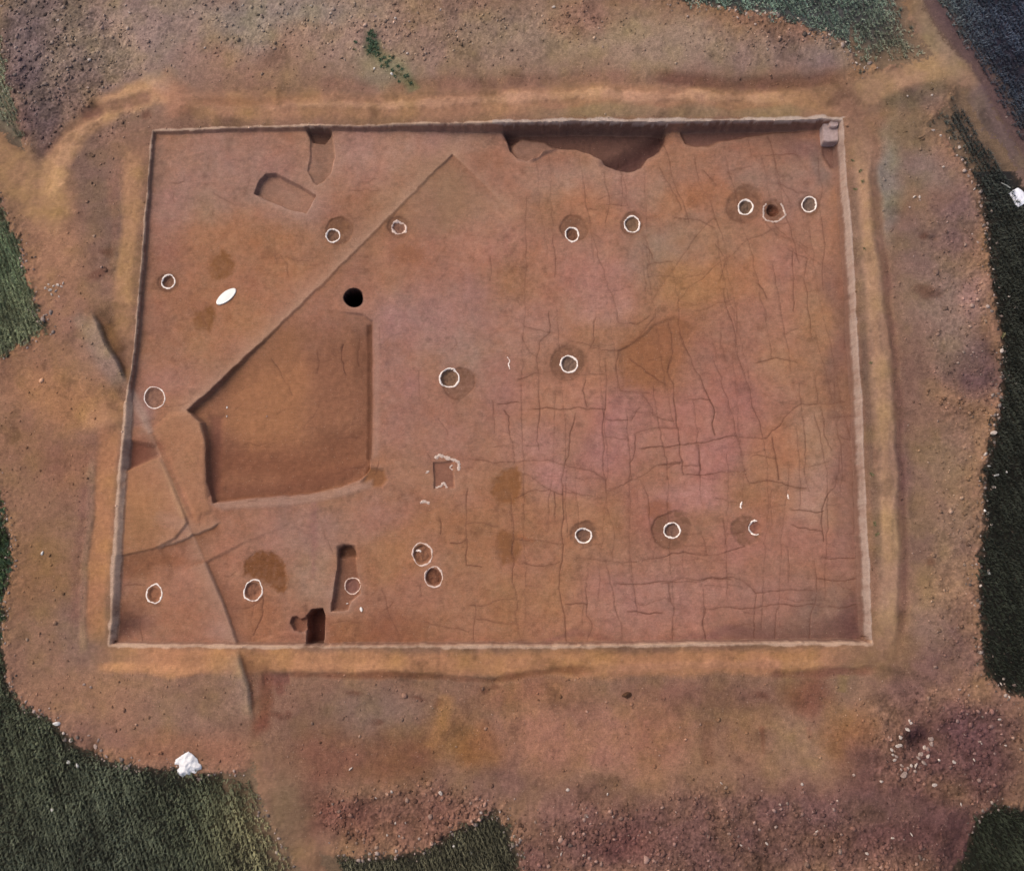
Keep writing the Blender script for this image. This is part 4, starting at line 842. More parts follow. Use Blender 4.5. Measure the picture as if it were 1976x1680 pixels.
CROP_GAIN = 2.1
P = field_points(0.115, 0.042)
pu, pv = to_px(P[:, 0], P[:, 1], 0.1)
tones, dens = crop_tone(pu, pv)
edge_d = -grid_val(sdS, P[:, 0], P[:, 1])
fuzz = np.where(((pu > 430) & (pu < 640) & (pv > 1470)) | ((pu > 1640) & (pv < 320)), sstep(-4, 46, edge_d), np.where((pu < 130) & (pv < 720), sstep(-9, 8, edge_d), 0.04+0.96*sstep(-9, 30, edge_d)))
keep = RNG.random(len(P)) < fuzz*dens*np.clip(0.95+0.5*grid_val(n_mid, P[:, 0], P[:, 1]), 0.25, 1)*np.where((pu > -260) & (pu < 2240) & (pv > -230) & (pv < 1910), 1, 0.45)
P, tones, pu, pv = P[keep], tones[keep]*CROP_GAIN, pu[keep], pv[keep]
ac, bc = P@ROWN, P@ROWDIR
_sk = RNG.random((900, 120)); _r = (np.round(ac/0.115).astype(int)+400) % 900; _b = bc/0.9+50; _i = np.floor(_b).astype(int); _f = _b-_i
streak = _sk[_r, _i % 120]*(1-_f)+_sk[_r, (_i+1) % 120]*_f
_w = np.interp(ac, np.linspace(-40, 40, 400), RNG.random(400))
tones = tones*(0.45+0.75*streak+0.40*_w)[:, None]
tones = tones*(1+0.35*grid_val(n_sm, P[:, 0], P[:, 1])+0.3*grid_val(n_mid, P[:, 0], P[:, 1]))[:, None]
quad = [((pu < 700) & (pv > 900), 'dark green crop in drilled rows below the lower left spoil edge'), ((pu < 700) & (pv <= 900), 'thin olive crop in rows along the left edge'),
        ((pu >= 700) & (pu < 1300), 'dark crop wedge between the spoil heaps at the lower edge'), ((pu >= 1300) & (pv < 210) & (pu < 1790 + 0.4*pv), 'grey green drilled crop in the upper right between spoil and track')]
rest = np.ones(len(P), bool)
for m, lab in quad:
    m = m & rest; rest &= ~m
    blades('crop', P[m], 7, 0.12, 0.014, tones[m], 0.021, lab)
blades('crop', P[rest], 7, 0.12, 0.014, tones[rest], 0.021, 'very dark crop along the right edge beyond the spoil')

# ------------------------------------------------------------------ clods and rubble
PHI = (1+5**.5)/2
ICO = np.array([(-1, PHI, 0), (1, PHI, 0), (-1, -PHI, 0), (1, -PHI, 0), (0, -1, PHI), (0, 1, PHI), (0, -1, -PHI), (0, 1, -PHI), (PHI, 0, -1), (PHI, 0, 1), (-PHI, 0, -1), (-PHI, 0, 1)])/1.9
ICF = np.array([(0, 11, 5), (0, 5, 1), (0, 1, 7), (0, 7, 10), (0, 10, 11), (1, 5, 9), (5, 11, 4), (11, 10, 2), (10, 7, 6), (7, 1, 8), (3, 9, 4), (3, 4, 2), (3, 2, 6), (3, 6, 8), (3, 8, 9), (4, 9, 5), (2, 4, 11), (6, 2, 10), (8, 6, 7), (9, 8, 1)])
def clods(name, pts, size, tones, label):
    n = len(pts)
    z = z_at(pts[:, 0], pts[:, 1])
    j = 1+RNG.normal(0, 0.2, (n, 12, 1))
    a = RNG.uniform(0, 6.283, n); ca, sa = np.cos(a), np.sin(a)
    v = ICO[None]*j*(RNG.uniform(0.65, 1.25, (n, 1, 3))*np.array([1, 1, 0.62]))
    x = v[..., 0]*ca[:, None]-v[..., 1]*sa[:, None]; y = v[..., 0]*sa[:, None]+v[..., 1]*ca[:, None]
    v = np.stack([x, y, v[..., 2]], -1)*size[:, None, None]
    co = v + np.stack([pts[:, 0], pts[:, 1], z+size*0.15], 1)[:, None]
    flat = (np.arange(n)[:, None, None]*12+ICF[None]).ravel()
    return tag(link_mesh(name, co.reshape(-1, 3), flat, np.arange(0, len(flat), 3), None, M_clod, (0, 0, 0), np.repeat(tones, 12, 0), 'tone'), label, kind='stuff')

def scatter(n, prob):
    x = RNG.uniform(X[0]+.5, X[-1]-.5, n); y = RNG.uniform(Y[0]+.5, Y[-1]-.5, n)
    k = RNG.random(n) < grid_val(prob, x, y)
    return np.stack([x[k], y[k]], 1)
notpath = (~INS) & (~pathm) & (~FIELD)
pr = (0.65*ROUGH*(0.55+0.6*n_mid) + 0.10*(1+n_mid))*notpath
pts = scatter(190000, np.clip(pr, 0, 1)); rg = grid_val(ROUGH, pts[:, 0], pts[:, 1]); sz = np.clip(RNG.lognormal(-4.0, 0.42, len(pts))*(1+0.85*rg), 0.008, 0.075)
gcol = CF.reshape(NY, NX, 3)
t0 = grid_val(gcol, pts[:, 0], pts[:, 1])
pale = RNG.random(len(pts)) < 0.17
t0 = t0*RNG.uniform(0.6, 1.42, (len(pts), 1)); t0[pale] = t0[pale]*1.15+np.array([0.13, 0.11, 0.09])*RNG.uniform(0.2, 1.0, (pale.sum(), 1))
cu_, cv_ = to_px(pts[:, 0], pts[:, 1], 0)
low = cv_ > 1200
clods('rubble', pts[low], sz[low], t0[low], 'loose purple brown clods over the spoil heap along the lower edge')
clods('rubble', pts[~low], sz[~low], t0[~low], 'loose grey brown clods strewn over the spoil of the upper left and right side')
pr = np.exp(-(sdS/13.0)**2)*(~INS)*(~pathm)*(np.abs(U0-1790) > 60)
pts = scatter(230000, np.clip(0.55*pr*(0.7+0.7*n_mid), 0, 1)); sz = np.clip(RNG.lognormal(-3.75, 0.45, len(pts)), 0.010, 0.08)
t0 = np.array([0.24, 0.185, 0.155])*RNG.uniform(0.25, 1.9, (len(pts), 1))
eu, ev = to_px(pts[:, 0], pts[:, 1], 0)
t0[eu > 1700] *= 0.85
clods('rubble', pts, sz, t0, 'band of pale crumbly clods along the ragged outer edge of the spoil')

# ------------------------------------------------------------------ single pale stones
def stone_mesh(seed):
    """a broken angular lump"""
    q = np.random.default_rng(seed); bm = bmesh.new()
    bmesh.ops.create_icosphere(bm, subdivisions=2, radius=1.0)
    cuts = [(d/np.linalg.norm(d), q.uniform(0.45, 0.8)) for d in q.normal(0, 1, (7, 3))]
    sx, sy = q.uniform(0.9, 1.35), q.uniform(0.7, 1.0)
    for v in bm.verts:
        c = np.array(v.co)*(1+q.normal(0, 0.05))
        for d, lim in cuts:
            k = float(c@d)
            if k > lim: c = c - d*(k-lim)
        v.co = Vector((c[0]*sx, c[1]*sy, max(c[2], -0.5)*0.62))
    me = bpy.data.meshes.new('stone'); bm.to_mesh(me); bm.free()
    return me
STONE_ME = [[stone_mesh(s) for s in range(6)] for _ in M_stone]
for row, m in zip(STONE_ME, M_stone):
    for me in row: me.materials.append(m)
def stone(u, v, rpx, kind, label, group, inside=False):
    x, y, z = ground_at(u, v, inside)
    o = bpy.data.objects.new('stone', random.choice(STONE_ME[kind])); sc.collection.objects.link(o)
    r = rpx/71.0*0.85
    o.location = (x, y, z+r*0.2); o.scale = (r*random.uniform(.85, 1.15), r*random.uniform(.75, 1.05), r*random.uniform(.8, 1.1)); o.rotation_euler = (random.uniform(-.2, .2), random.uniform(-.2, .2), random.uniform(0, 6.28))
    return tag(o, label, 'stone', group)
G = 'pale stones in the dark crop along the right edge'
for u, v, r in [(1960, 740, 4), (1947, 572, 3.5), (1960, 594, 3.5), (1901, 876, 6), (1908, 899, 4.5), (1942, 911, 3), (1917, 940, 4.5), (1913, 1011, 4), (1908, 1106, 4), (1906, 990, 3.5), (1900, 985, 4.5), (1898, 1060, 3), (1892, 1130, 4), (1937, 786, 3), (1925, 800, 3), (1905, 965, 3)]:
    stone(u, v, r, random.choice((0, 0, 2)), 'small pale stone in the dark crop beside the right spoil edge', G)
stone(1922, 917, 5.5, 2, 'bright white round stone in the black crop right of the spoil edge', G)
stone(1917, 835, 7, 0, 'greyish pale stone in dark crop, upper end of a cluster right of the trench', G)
stone(1933, 677, 7, 0, 'large pale stone on the dark purple bulge of the right spoil edge', G)
G = 'pale stones at the lower left spoil edge'
stone(110, 1395, 8, 2, 'flat whitish stone on the lower left spoil edge, uppermost of a short row', G)
stone(123, 1414, 5, 0, 'small pale stone just below the flat whitish stone on the lower left edge', G)
stone(137, 1427, 6, 0, 'upright pale stone third in the row down the lower left edge', G)
stone(133, 1470, 6, 2, 'left one of two white stones lying together in the lower left crop', G)
stone(150, 1476, 6, 2, 'right one of two white stones lying together in the lower left crop', G)
stone(101, 1562, 5, 2, 'lone white stone in the middle of the lower left crop', G)
for u, v, r in [(185, 1440, 5), (190, 1428, 4), (243, 1478, 3.5), (270, 1487, 3.5), (452, 1487, 4), (205, 1458, 4), (172, 1418, 3.5), (175, 1325, 4), (163, 1320, 4)]:
    stone(u, v, r, 1, 'small buff stone along the lower left edge of the spoil', G)
G = 'stones on the left spoil'
stone(82, 1067, 5, 2, 'single white stone on the plain brown spoil at the left', G)
stone(173, 116, 5, 0, 'pale stone on the dark grey spoil of the upper left corner', G)
for u, v, r in [(88, 556, 4), (97, 560, 4.5), (104, 552, 4), (112, 550, 4.5), (119, 553, 3.5), (100, 568, 3.5), (108, 562, 4), (122, 546, 3.5), (94, 549, 3), (114, 572, 3)]:
    stone(u, v, r, 0, 'little pale stone in the loose heap on the tan ground near the left crop', 'heap of little pale stones left of the trench')
G = 'stones on the upper spoil'
stone(786, 104, 5, 0, 'pale stone right of the green weed patch', G)
stone(722, 133, 3.5, 2, 'tiny white stone below the dark weeds on the upper spoil', G); stone(756, 143, 4, 2, 'small white stone on the weedy stripe near the path', G)
for u, v, r in [(443, 14, 4), (468, 12, 3.5), (555, 27, 4), (395, 93, 3.5), (505, 30, 3.5), (1068, 14, 5), (1163, 91, 3), (763, 36, 4), (790, 42, 4), (724, 32, 3.5), (330, 40, 3), (420, 40, 3), (250, 25, 3.5), (740, 92, 3.5), (665, 115, 3.5), (600, 12, 3.5), (880, 60, 3), (640, 45, 3), (850, 20, 3.5), (960, 40, 3), (112, 40, 3.5), (150, 12, 3.5), (200, 70, 3), (240, 140, 3.5), (100, 117, 4), (170, 170, 3.5), (60, 210, 3)]:
    stone(u, v, r, random.choice((0, 1)), 'small pale stone scattered on the rough upper spoil', G)
G = 'stones on the upper right spoil edge'
for u, v, r in [(1387, 14, 4.5), (1372, 12, 3.5), (1499, 27, 4.5), (1540, 36, 4.5), (1476, 26, 3.5), (1460, 22, 4), (1420, 20, 3.5), (1570, 55, 3.5), (1600, 68, 4), (1632, 82, 4), (1640, 100, 3.5), (1652, 122, 4), (1668, 132, 3.5), (1751, 186, 3.5), (1798, 184, 3.5), (1440, 26, 3)]:
    stone(u, v, r, 0, 'small pale stone along the upper right rim of the spoil', G)
G = 'stones along the right spoil rim'
for u, v, r in [(1800, 252, 4), (1815, 262, 4), (1832, 268, 3.5), (1851, 285, 4.5), (1846, 300, 3), (1868, 340, 4), (1875, 352, 4.5), (1880, 365, 4), (1890, 390, 4), (1893, 398, 4.5), (1905, 440, 4), (1909, 462, 3.5), (1917, 520, 4), (1928, 555, 3.5), (1932, 610, 4), (1925, 585, 3.5), (1764, 380, 4), (1774, 380, 3.5), (1755, 400, 3.5), (1820, 322, 3.5), (1775, 386, 3)]:
    stone(u, v, r, random.choice((0, 1)), 'small pale stone on the crumbling right rim of the spoil', G)
G = 'stones around the dark hollow in the lower right heap'
cl = [(1330, 915, 6), (1350, 880, 5), (1340, 870, 5), (1290, 955, 6), (1455, 965, 7.5), (1290, 1000, 6), (1460, 990, 7), (1275, 1005, 5), (1400, 1050, 7), (1440, 1060, 6), (1390, 1070, 5), (1420, 1095, 7), (1300, 1110, 5), (1350, 1110, 5), (1310, 1160, 8), (1260, 1080, 5), (1250, 1050, 4.5), (1375, 1110, 6), (1420, 1010, 5), (1245, 1025, 4), (1270, 1060, 4.5), (1370, 1140, 5), (1330, 1125, 5), (1295, 1135, 5)]
for a, b, r in cl:
    stone(1276+a/2.8, 1080+b/2.8, r*0.92, random.choice((0, 1, 1)), 'buff stone in the ring of rubble round the dark hollow', G)
G = 'stones strewn on the lower spoil heap'
st = [(1475, 1215, 7), (1190, 1195, 6), (1580, 1090, 6), (1610, 700, 5), (1640, 940, 5), (1720, 980, 4.5), (1825, 860, 6), (1835, 670, 6), (1905, 675, 5.5), (1110, 1585, 6), (570, 1530, 6), (760, 1210, 6), (325, 1205, 5), (1040, 1160, 5), (950, 1300, 5), (1850, 640, 4.5), (1660, 730, 4.5), (1500, 1080, 5), (1730, 990, 4), (1690, 1080, 5), (430, 1540, 4), (620, 1440, 6), (530, 1455, 5), (640, 1320, 5), (840, 1465, 5), (1250, 1500, 5), (1350, 1480, 5), (1620, 1320, 5), (1500, 1620, 5), (1380, 1640, 5), (1860, 1000, 4), (1880, 740, 4.5)]
for a, b, r in st:
    stone(1276+a/2.8, 1080+b/2.8, r*0.7, random.choice((0, 1)), 'pale stone among the purple brown clods of the lower right heap', G)
st = [(1275, 1240, 7), (325, 1250, 6), (240, 1285, 4), (470, 1220, 4), (300, 1485, 4.5), (365, 1490, 4), (345, 1420, 4.5), (400, 1420, 4), (1380, 1385, 5), (1490, 1265, 5), (1520, 1385, 5), (1720, 1470, 4), (1360, 1595, 5), (1240, 1590, 5), (1220, 1550, 4.5), (1130, 1480, 4), (930, 1470, 4), (910, 1355, 5), (990, 1290, 4), (800, 1290, 4), (450, 1585, 4), (345, 1600, 4)]
for a, b, r in st:
    stone(640+a/2.8, 1080+b/2.8, r*0.7, random.choice((0, 1)), 'pale stone on the lower spoil heap near the crop wedge', G)
stone(850, 1530, 5.5, 0, 'pinkish pale stone on the spoil above the crop wedge', G)
stone(876, 1632, 4, 2, 'left white stone of two in the crop wedge', 'white stones in the crop wedge'); stone(909, 1644, 3.5, 2, 'right white stone of two in the crop wedge', 'white stones in the crop wedge')
stone(677, 1482, 4, 0, 'small pale stone alone on the reddish spoil below the trench', G)
G = 'white stones on the excavation floor'
stone(697, 1175, 5, 2, 'white stone lying at the lower right end of the keyhole slot', G, True)
stone(670, 1164, 3, 2, 'tiny white stone between the keyhole slot ring and its lower end', G, True)
stone(438, 786, 2.6, 2, 'upper tiny white stone of a pair in the sunken area', G, True); stone(438, 803, 2.6, 2, 'lower tiny white stone of a pair in the sunken area', G, True)
stone(515, 803, 2.0, 1, 'tiny buff stone alone in the middle of the sunken area', G, True)
stone(1208, 1340, 1, 1, 'x', None) if False else None

# dark clod by the lower path
def clod_thing(u, v, r, rgb, label):
    x, y, z = ground_at(u, v, False); me = stone_mesh(int(u)); me.materials.append(plain('damp_dark_earth', rgb, 0.95, 0.25, 25, 0.6))
    o = bpy.data.objects.new('earth_clod', me); sc.collection.objects.link(o); s = r/71; o.location = (x, y, z+s*.2); o.scale = (s, s*.95, s*.7)
    tag(o, label, 'clod')
clod_thing(1208, 1340, 10, (0.085, 0.04, 0.02), 'round dark brown lump of earth alone on the spoil below the trench')

# ------------------------------------------------------------------ chalk rings
def ribbon(name, pts, widths, mat, closed, label, cat='chalk ring', group='lime rings round the postholes', h=0.007):
    n = len(pts); P = np.array(pts); W = np.asarray(widths)/71.0
    if closed: T = np.roll(P, -1, 0)-np.roll(P, 1, 0)
    else: T = np.gradient(P, axis=0)
    T /= np.linalg.norm(T, axis=1, keepdims=True)+1e-9; Nn = np.stack([-T[:, 1], T[:, 0]], 1)
    prof = [(-.5, -0.015), (-.36, h*0.7), (0, h), (.36, h*0.7), (.5, -0.015)]
    ctr = P.mean(0); zc = float(z_at(ctr[0], ctr[1])[0])
    co = []
    for a, hz in prof:
        q = P+Nn*(W*a)[:, None]; co.append(np.c_[q+RNG.normal(0, .0035, q.shape), z_at(q[:, 0], q[:, 1])+hz+RNG.normal(0, .0015, n)])
    co = np.stack(co, 1); k = len(prof); faces = []
    for i in range(n if closed else n-1):
        for j in range(k-1):
            a, b = i*k+j, ((i+1) % n)*k+j
            faces += [a, b, b+1, a+1]
    return tag(link_mesh(name, co.reshape(-1, 3), faces, np.arange(0, len(faces), 4), None, mat, (ctr[0], ctr[1], zc)), label, cat, group)

def ring(cu, cv, ru, rv, w, mat, label, seed, jit=0.035, a0=0.0, a1=6.2832, wj=0.22, rot=0.0, egg=0.0, name='chalk_ring'):
    q = np.random.default_rng(seed); closed = a1-a0 > 6.28; n = 72 if closed else 44
    A = np.linspace(a0, a1, n, endpoint=not closed)
    ph = q.random(6)*6.28
    f = 1+jit*(np.sin(2*A+ph[0])+0.7*np.sin(3*A+ph[1])+0.5*np.sin(5*A+ph[2])+0.35*np.sin(9*A+ph[3]))
    u, v = ru*f*np.cos(A)*(1+egg*np.sin(A)), rv*f*np.sin(A)
    u, v = cu+u*math.cos(rot)-v*math.sin(rot), cv+u*math.sin(rot)+v*math.cos(rot)
    x, y = to_floor(u, v)
    wd = w*(1+wj*(np.sin(3*A+ph[4])+0.6*np.sin(7*A+ph[5])+0.5*np.sin(13*A+ph[0])))
    if not closed: wd = wd*np.clip(np.minimum(np.arange(n), np.arange(n)[::-1])/5.0+.25, 0, 1)
    return ribbon(name, np.stack([x, y], 1), np.clip(wd*0.98*(1+np.repeat(q.normal(0, .11, n//2+1), 2)[:n]), w*0.3, None), mat, closed, label)
ring(324, 543, 12.5, 13, 3.6, M_chalk, 'white chalk ring nearest the left side, left of the cream oval', 1)
ring(642, 454, 12.5, 13, 3.6, M_chalk, 'white chalk ring below the slanting rounded pit, on the diagonal step', 2)
ring(769, 438, 13, 12, 4.6, M_chalk_faint, 'smudged ragged chalk ring just right of the diagonal step', 3, 0.07, wj=0.5)
ring(1104, 452, 12.5, 13.5, 3.8, M_chalk, 'white chalk ring below a small brown stain in the upper middle', 4)
ring(1220, 432, 15, 15, 3.8, M_chalk, 'clean white chalk ring below the wavy dark pit', 5)
ring(1439, 399, 14, 14, 4.0, M_chalk, 'white chalk ring set off centre in a wide round stain near the right corner', 6)
ring(1562, 394, 14, 14, 3.8, M_chalk, 'white chalk ring closest to the right side of the excavation', 7)
ring(867, 729, 18, 18, 4.2, M_chalk, 'largest thick white chalk ring, with a brown stain at its lower right', 8)
ring(1098, 702, 16.5, 15.5, 4.0, M_chalk, 'white chalk ring with grey inside in a round stain amid the central cracks', 9)
ring(298, 767, 20, 20.5, 2.4, M_chalk, 'thin wide chalk ring at the left side beside the diagonal ridge', 10, 0.02)
ring(1126, 1033, 15, 14, 3.8, M_chalk, 'white chalk ring on cracked clay right of the two brown stains', 11)
ring(1297, 1023, 15, 15, 3.8, M_chalk, 'white chalk ring centred in a wide brown round stain, lower right floor', 12)
ring(1458, 1018, 12, 13, 3.8, M_chalk, 'broken chalk crescent open at its upper right', 13, 0.05, math.radians(60), math.radians(285), 0.3)
ring(815, 1069, 19.5, 21, 3.2, M_chalk_faint, 'faint thin chalk ring, upper of two touching rings', 14, 0.04, wj=0.35)
ring(837, 1113, 17.5, 19, 3.2, M_chalk_faint, 'thin chalk ring round a dark hole, lower of two touching rings', 15, 0.04, wj=0.35)
ring(678, 1130, 15.5, 15.5, 2.6, M_chalk_faint, 'faint thin chalk ring in the lower end of the keyhole slot', 16, 0.03)
ring(488, 1139, 18, 20, 3.0, M_chalk, 'irregular pear shaped chalk ring at the foot of the big brown stain', 17, 0.05, egg=0.0, rot=0.5)
ring(298, 1145, 14.5, 18.5, 3.0, M_chalk, 'egg shaped chalk ring in the lower left corner of the floor', 18, 0.05, egg=0.1)
def stroke(pts, w, label, mat=M_smear, name='chalk_mark', cat='chalk mark', group='chalk marks on the clay floor'):
    P = np.array(pts, float); L = np.r_[0, np.cumsum(np.hypot(*np.diff(P, axis=0).T))]; t = np.linspace(0, L[-1], max(8, int(L[-1]/1.6)))
    u, v = np.interp(t, L, P[:, 0])+RNG.normal(0, .35, len(t)), np.interp(t, L, P[:, 1])+RNG.normal(0, .35, len(t))
    x, y = to_floor(u, v)
    wd = w*np.clip(1+RNG.normal(0, .28, len(t)), .4, 1.8)
    return ribbon(name, np.stack([x, y], 1), wd, mat, False, label, cat, group)
stroke([(1480, 393), (1474, 398), (1473, 418), (1478, 425), (1492, 428), (1502, 427), (1513, 418), (1516, 416), (1512, 402), (1507, 392)], 4, 'square open smear of chalk round a dark posthole near the right corner')
stroke([(840, 884), (848, 878), (862, 883), (878, 888), (886, 892), (885, 908)], 7, 'broad chalk smear along the top and right of the small rectangular patch')
stroke([(840, 940), (850, 938), (856, 930), (862, 941)], 5, 'chalk smear inside the lower end of the small rectangular patch')
stroke([(822, 912), (828, 908)], 5, 'short chalk dab left of the small rectangular patch')
stroke([(811, 970), (817, 966), (829, 971)], 6, 'chalk dab below left of the small rectangular patch')
stroke([(979, 689), (984, 695), (981, 703), (984, 712)], 2.4, 'short wriggling white chalk line by itself left of the cracked clay', M_chalk)
stroke([(1432, 967), (1429, 974), (1430, 981)], 3.2, 'short upright chalk tick above the broken crescent, left of a pair', M_chalk)
stroke([(1520, 953), (1521, 962)], 3.4, 'short upright chalk tick above the broken crescent, right of a pair', M_chalk)
stroke([(803, 1063), (808, 1061), (812, 1064)], 4, 'white fleck of chalk inside the upper of two touching rings', M_chalk)
stroke([(872, 896), (868, 902), (873, 906)], 4, 'pale chalk fleck in the upper right of the small rectangular patch')

# ------------------------------------------------------------------ oval, sheets, step, cane, weeds
def oval_dish(u, v, la, lb, ang):
    x, y, z = ground_at(u, v, True); bm = bmesh.new(); n = 40
    rings = [(1.0, 0.0), (1.0, 0.018), (0.95, 0.026), (0.86, 0.022), (0.6, 0.024), (0.3, 0.028)]
    rows = [[bm.verts.new((la*r*math.cos(a)*(1+0.05*math.cos(2*a)), lb*r*math.sin(a), hz)) for a in np.linspace(0, 2*math.pi, n, endpoint=False)] for r, hz in rings]
    for p, q in zip(rows[:-1], rows[1:]):
        for i in range(n): bm.faces.new((p[i], p[(i+1) % n], q[(i+1) % n], q[i]))
    bm.faces.new(rows[-1])
    me = bpy.data.meshes.new('oval_board'); bm.to_mesh(me); bm.free(); me.materials.append(M_oval)
    for p in me.polygons: p.use_smooth = True
    o = bpy.data.objects.new('oval_board', me); sc.collection.objects.link(o); o.location = (x, y, z+.01); o.rotation_euler = (0.02, 0.03, ang)
    tag(o, 'bright cream oval board lying aslant between two brown stains', 'oval board')
oval_dish(437, 572.5, 0.325, 0.145, math.radians(41))

def crumpled(name, outline, inside, height, cell, label, cat, seed, fold=1.0, mat=M_sheet):
    P = np.array(outline, float); wx, wy = to_world(P[:, 0], P[:, 1], 0.05); poly = np.stack([wx, wy], 1)
    gx_ = np.arange(wx.min()-cell, wx.max()+cell, cell); gy_ = np.arange(wy.min()-cell, wy.max()+cell, cell)
    A, B_ = np.meshgrid(gx_, gy_); d = sd_poly(poly, A, B_)
    q = np.random.default_rng(seed); H = np.zeros(A.shape)
    for k in range(9):
        th = q.uniform(0, 3.14); fr = q.uniform(5, 20)*fold; ph = q.random()*6.28
        H += (1-np.abs(np.sin(fr*(A*math.cos(th)+B_*math.sin(th))+ph+1.2*np.sin(7*B_+k))))*q.uniform(.3, 1)/fr*7
    H = (H-H.min())/(np.ptp(H)+1e-9)
    zb = z_at(A.ravel(), B_.ravel()).reshape(A.shape)
    ZZ = zb + 0.012 + height*H*sstep(-0.02, 0.12, d) + 0.02*sstep(0, .1, d)
    ny, nx = A.shape; keep = d > -cell*0.5
    jj, ii = np.nonzero(keep[:-1, :-1] & keep[1:, :-1] & keep[:-1, 1:] & keep[1:, 1:]); vi = np.arange(ny*nx).reshape(ny, nx)
    qd = np.stack([vi[jj, ii], vi[jj, ii+1], vi[jj+1, ii+1], vi[jj+1, ii]], 1); used, inv = np.unique(qd.ravel(), return_inverse=True)
    co = np.stack([A, B_, ZZ], -1).reshape(-1, 3)[used]; loc = tuple(co.mean(0))
    o = link_mesh(name, co, inv, np.arange(0, len(inv), 4), None, mat, loc)
    for p in o.data.polygons: p.use_smooth = True
    s = o.modifiers.new('thickness', 'SOLIDIFY'); s.thickness = 0.006; s.offset = 1
    return tag(o, label, cat)
z2 = [(700, 320), (590, 380), (430, 490), (415, 590), (500, 600), (515, 660), (460, 700), (480, 790), (575, 870), (660, 800), (750, 820), (780, 760), (870, 780), (900, 720), (990, 690), (980, 600), (920, 560), (890, 480), (800, 390)]
crumpled('crumpled_sheet', [(300+a/10.98, 1420+b/10.98) for a, b in z2], False, 0.085, 0.014, 'crumpled white plastic sheet at the spoil edge above the lower left crop', 'plastic sheet', 3)
z3 = [(1790, 605), (1650, 685), (1510, 790), (1570, 865), (1650, 1000), (1700, 1130), (1800, 1195), (1924, 1120), (2040, 1040), (2120, 960), (2040, 830), (1924, 690)]
crumpled('folded_sheet', [(1850+a/15.27, 320+b/15.27) for a, b in z3], False, 0.012, 0.016, 'folded white sheet on the dark verge, cut off by the right edge of the photo', 'plastic sheet', 8, 0.2, M_sheet2)

def tube(name, P, r, mat, label, cat):
    bm = bmesh.new(); P = [Vector(p) for p in P]; rows = []
    for i, p in enumerate(P):
        t = (P[min(i+1, len(P)-1)]-P[max(i-1, 0)]).normalized(); s = t.cross(Vector((0, 0, 1))).normalized(); w = s.cross(t); rr = r*(1-0.4*i/len(P))
        rows.append([bm.verts.new(p+(s*math.cos(a)+w*math.sin(a))*rr) for a in np.linspace(0, 2*math.pi, 8, endpoint=False)])
    for a, b in zip(rows[:-1], rows[1:]):
        for i in range(8): bm.faces.new((a[i], a[(i+1) % 8], b[(i+1) % 8], b[i]))
    bm.faces.new(rows[0][::-1]); bm.faces.new(rows[-1])
    me = bpy.data.meshes.new(name); bm.to_mesh(me); bm.free(); me.materials.append(mat)
    o = bpy.data.objects.new(name, me); sc.collection.objects.link(o); tag(o, label, cat)
cp = []
for i, (u, v) in enumerate([(1944.5, 366.5), (1940, 364), (1935, 361.5), (1930, 360), (1926, 358)]):
    x, y, z = ground_at(u, v, False); cp.append((x, y, z+0.13+0.012*i))
tube('cane', cp, 0.016, M_stick, 'thin grey cane lying in the dark crop left of the folded white sheet', 'cane')

def earth_step():
    zt, zm, zb = -0.13, -0.20, FLOOR-0.03
    def w(u, v, z): x, y = to_world(u, v, z); return Vector((float(x), float(y), z))
    bm = bmesh.new()
    def block(px, ztop, zbot, spread):
        c = np.mean(px, 0); n = len(px)
        top = [bm.verts.new(w(u, v, ztop)+Vector((random.uniform(-.01, .01), random.uniform(-.01, .01), random.uniform(-.012, .012)))) for u, v in px]
        bot = []
        for u, v in px:
            a = w(u, v, ztop); cc = w(*c, ztop); dd = (a-cc)*spread; bot.append(bm.verts.new((a.x+dd.x, a.y+dd.y, zbot)))
        bm.faces.new(top[::-1]); bm.faces.new(bot)
        for i in range(n): bm.faces.new((top[i], top[(i+1) % n], bot[(i+1) % n], bot[i]))
    block([(1588, 240), (1592, 234), (1618, 234), (1619, 255), (1618, 272), (1600, 273), (1590, 272), (1588, 255)], zm, zb, 0.10)
    block([(1601, 233), (1618, 233), (1618, 243), (1609, 246), (1601, 244)], zt+0.04, zm-0.02, 0.04)
    bmesh.ops.recalc_face_normals(bm, faces=bm.faces)
    bmesh.ops.bevel(bm, geom=bm.edges[:], offset=0.018, segments=2, affect='EDGES')
    me = bpy.data.meshes.new('earth_step'); bm.to_mesh(me); bm.free(); me.materials.append(M_step)
    ctr = w(1603, 255, FLOOR); me.transform(__import__('mathutils').Matrix.Translation(-ctr))
    o = bpy.data.objects.new('earth_step', me); o.location = ctr; sc.collection.objects.link(o)
    tag(o, 'pale pinkish earth step left standing in the upper right corner of the excavation', 'step')
earth_step()

def weed_mesh(seed, n, mat):
    q = np.random.default_rng(seed); bm = bmesh.new()
    for i in range(n):
        a = q.uniform(0, 6.28); l = q.uniform(.5, 1.0); el = q.uniform(.15, 1.1); wv = l*q.uniform(.18, .30); b = Vector((q.normal(0, .12), q.normal(0, .12), 0))
        d = Vector((math.cos(a)*math.cos(el), math.sin(a)*math.cos(el), math.sin(el))); s = Vector((-math.sin(a), math.cos(a), 0))*wv
        p = [b, b+d*l*.45+s*.5, b+d*l*.8+s*.38-Vector((0, 0, .05)), b+d*l-Vector((0, 0, .12)), b+d*l*.8-s*.38-Vector((0, 0, .05)), b+d*l*.45-s*.5]
        vs = [bm.verts.new(c) for c in p]; mid = bm.verts.new(b+d*l*.5-Vector((0, 0, .04)))
        for k in range(6): bm.faces.new((vs[k], vs[(k+1) % 6], mid))
    me = bpy.data.meshes.new('weed'); bm.to_mesh(me); bm.free(); me.materials.append(mat); return me
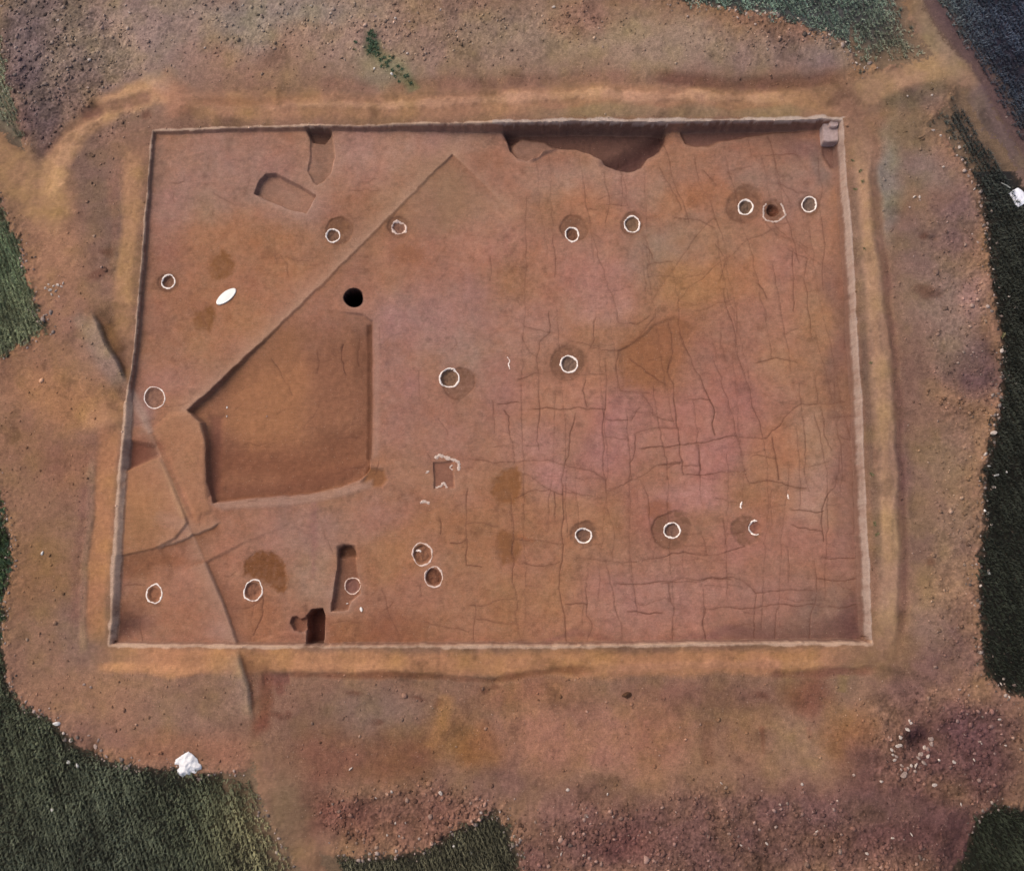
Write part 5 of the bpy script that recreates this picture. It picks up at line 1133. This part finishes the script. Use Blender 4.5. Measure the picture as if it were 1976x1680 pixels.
WEEDS = [weed_mesh(s, 26, M_leaf) for s in range(4)]; WEEDY = [weed_mesh(s+10, 22, M_leafy) for s in range(2)]
def weed(u, v, rpx, label, group, yellow=False):
    x, y, z = ground_at(u, v, False); o = bpy.data.objects.new('weed', random.choice(WEEDY if yellow else WEEDS)); sc.collection.objects.link(o)
    s = rpx/71; o.location = (x, y, z); o.scale = (s, s, s*.8); o.rotation_euler = (0, 0, random.uniform(0, 6.28)); tag(o, label, 'weed', group)
for u, v, r in [(714, 66, 9), (722, 68, 9), (712, 78, 10), (722, 82, 11), (716, 92, 11), (727, 92, 9), (712, 100, 9), (724, 104, 10), (718, 60, 7), (730, 104, 7)]:
    weed(u, v, r, 'dark green leafy weed in the dense clump on the upper spoil', 'dense clump of weeds on the upper spoil')
for u, v, r in [(735, 116, 7), (741, 126, 6), (748, 128, 6), (757, 136, 6), (766, 141, 6), (781, 148, 6), (774, 144, 5), (793, 161, 6), (752, 110, 5), (736, 128, 5), (742, 112, 7), (750, 118, 6), (757, 112, 5), (745, 122, 6), (768, 128, 6), (776, 134, 6), (786, 146, 6), (790, 156, 6), (762, 148, 5), (770, 158, 5), (796, 165, 5), (686, 82, 6), (684, 96, 5)]:
    weed(u, v, r, 'sparse small weed on the stripe running from the clump to the path', 'sparse weeds running down to the path', v % 3 == 0)
for u, v, r in [(4, 1062, 12), (14, 1050, 9), (18, 1068, 9), (20, 1084, 9), (4, 1085, 11), (20, 1100, 10), (6, 1110, 11), (4, 1130, 10), (3, 1155, 9), (5, 985, 9), (3, 1010, 8), (4, 1190, 9), (3, 1225, 9)]:
    weed(u, v, r, 'bushy green weed at the left edge of the spoil', 'weeds along the left edge of the spoil')
weed(1935, 647, 8, 'yellowish weed on the right rim of the spoil', 'weeds on the right rim', True)
for u, v, r in [(1660, 330, 6), (1664, 350, 6), (1645, 310, 5), (1650, 365, 6), (1668, 480, 5), (1680, 700, 5), (1682, 915, 6), (1688, 1010, 6), (1692, 1030, 6)]:
    weed(u, v, r, 'small dull weed on the strip between the right lip and the path', 'weeds between the right lip and the path', True)
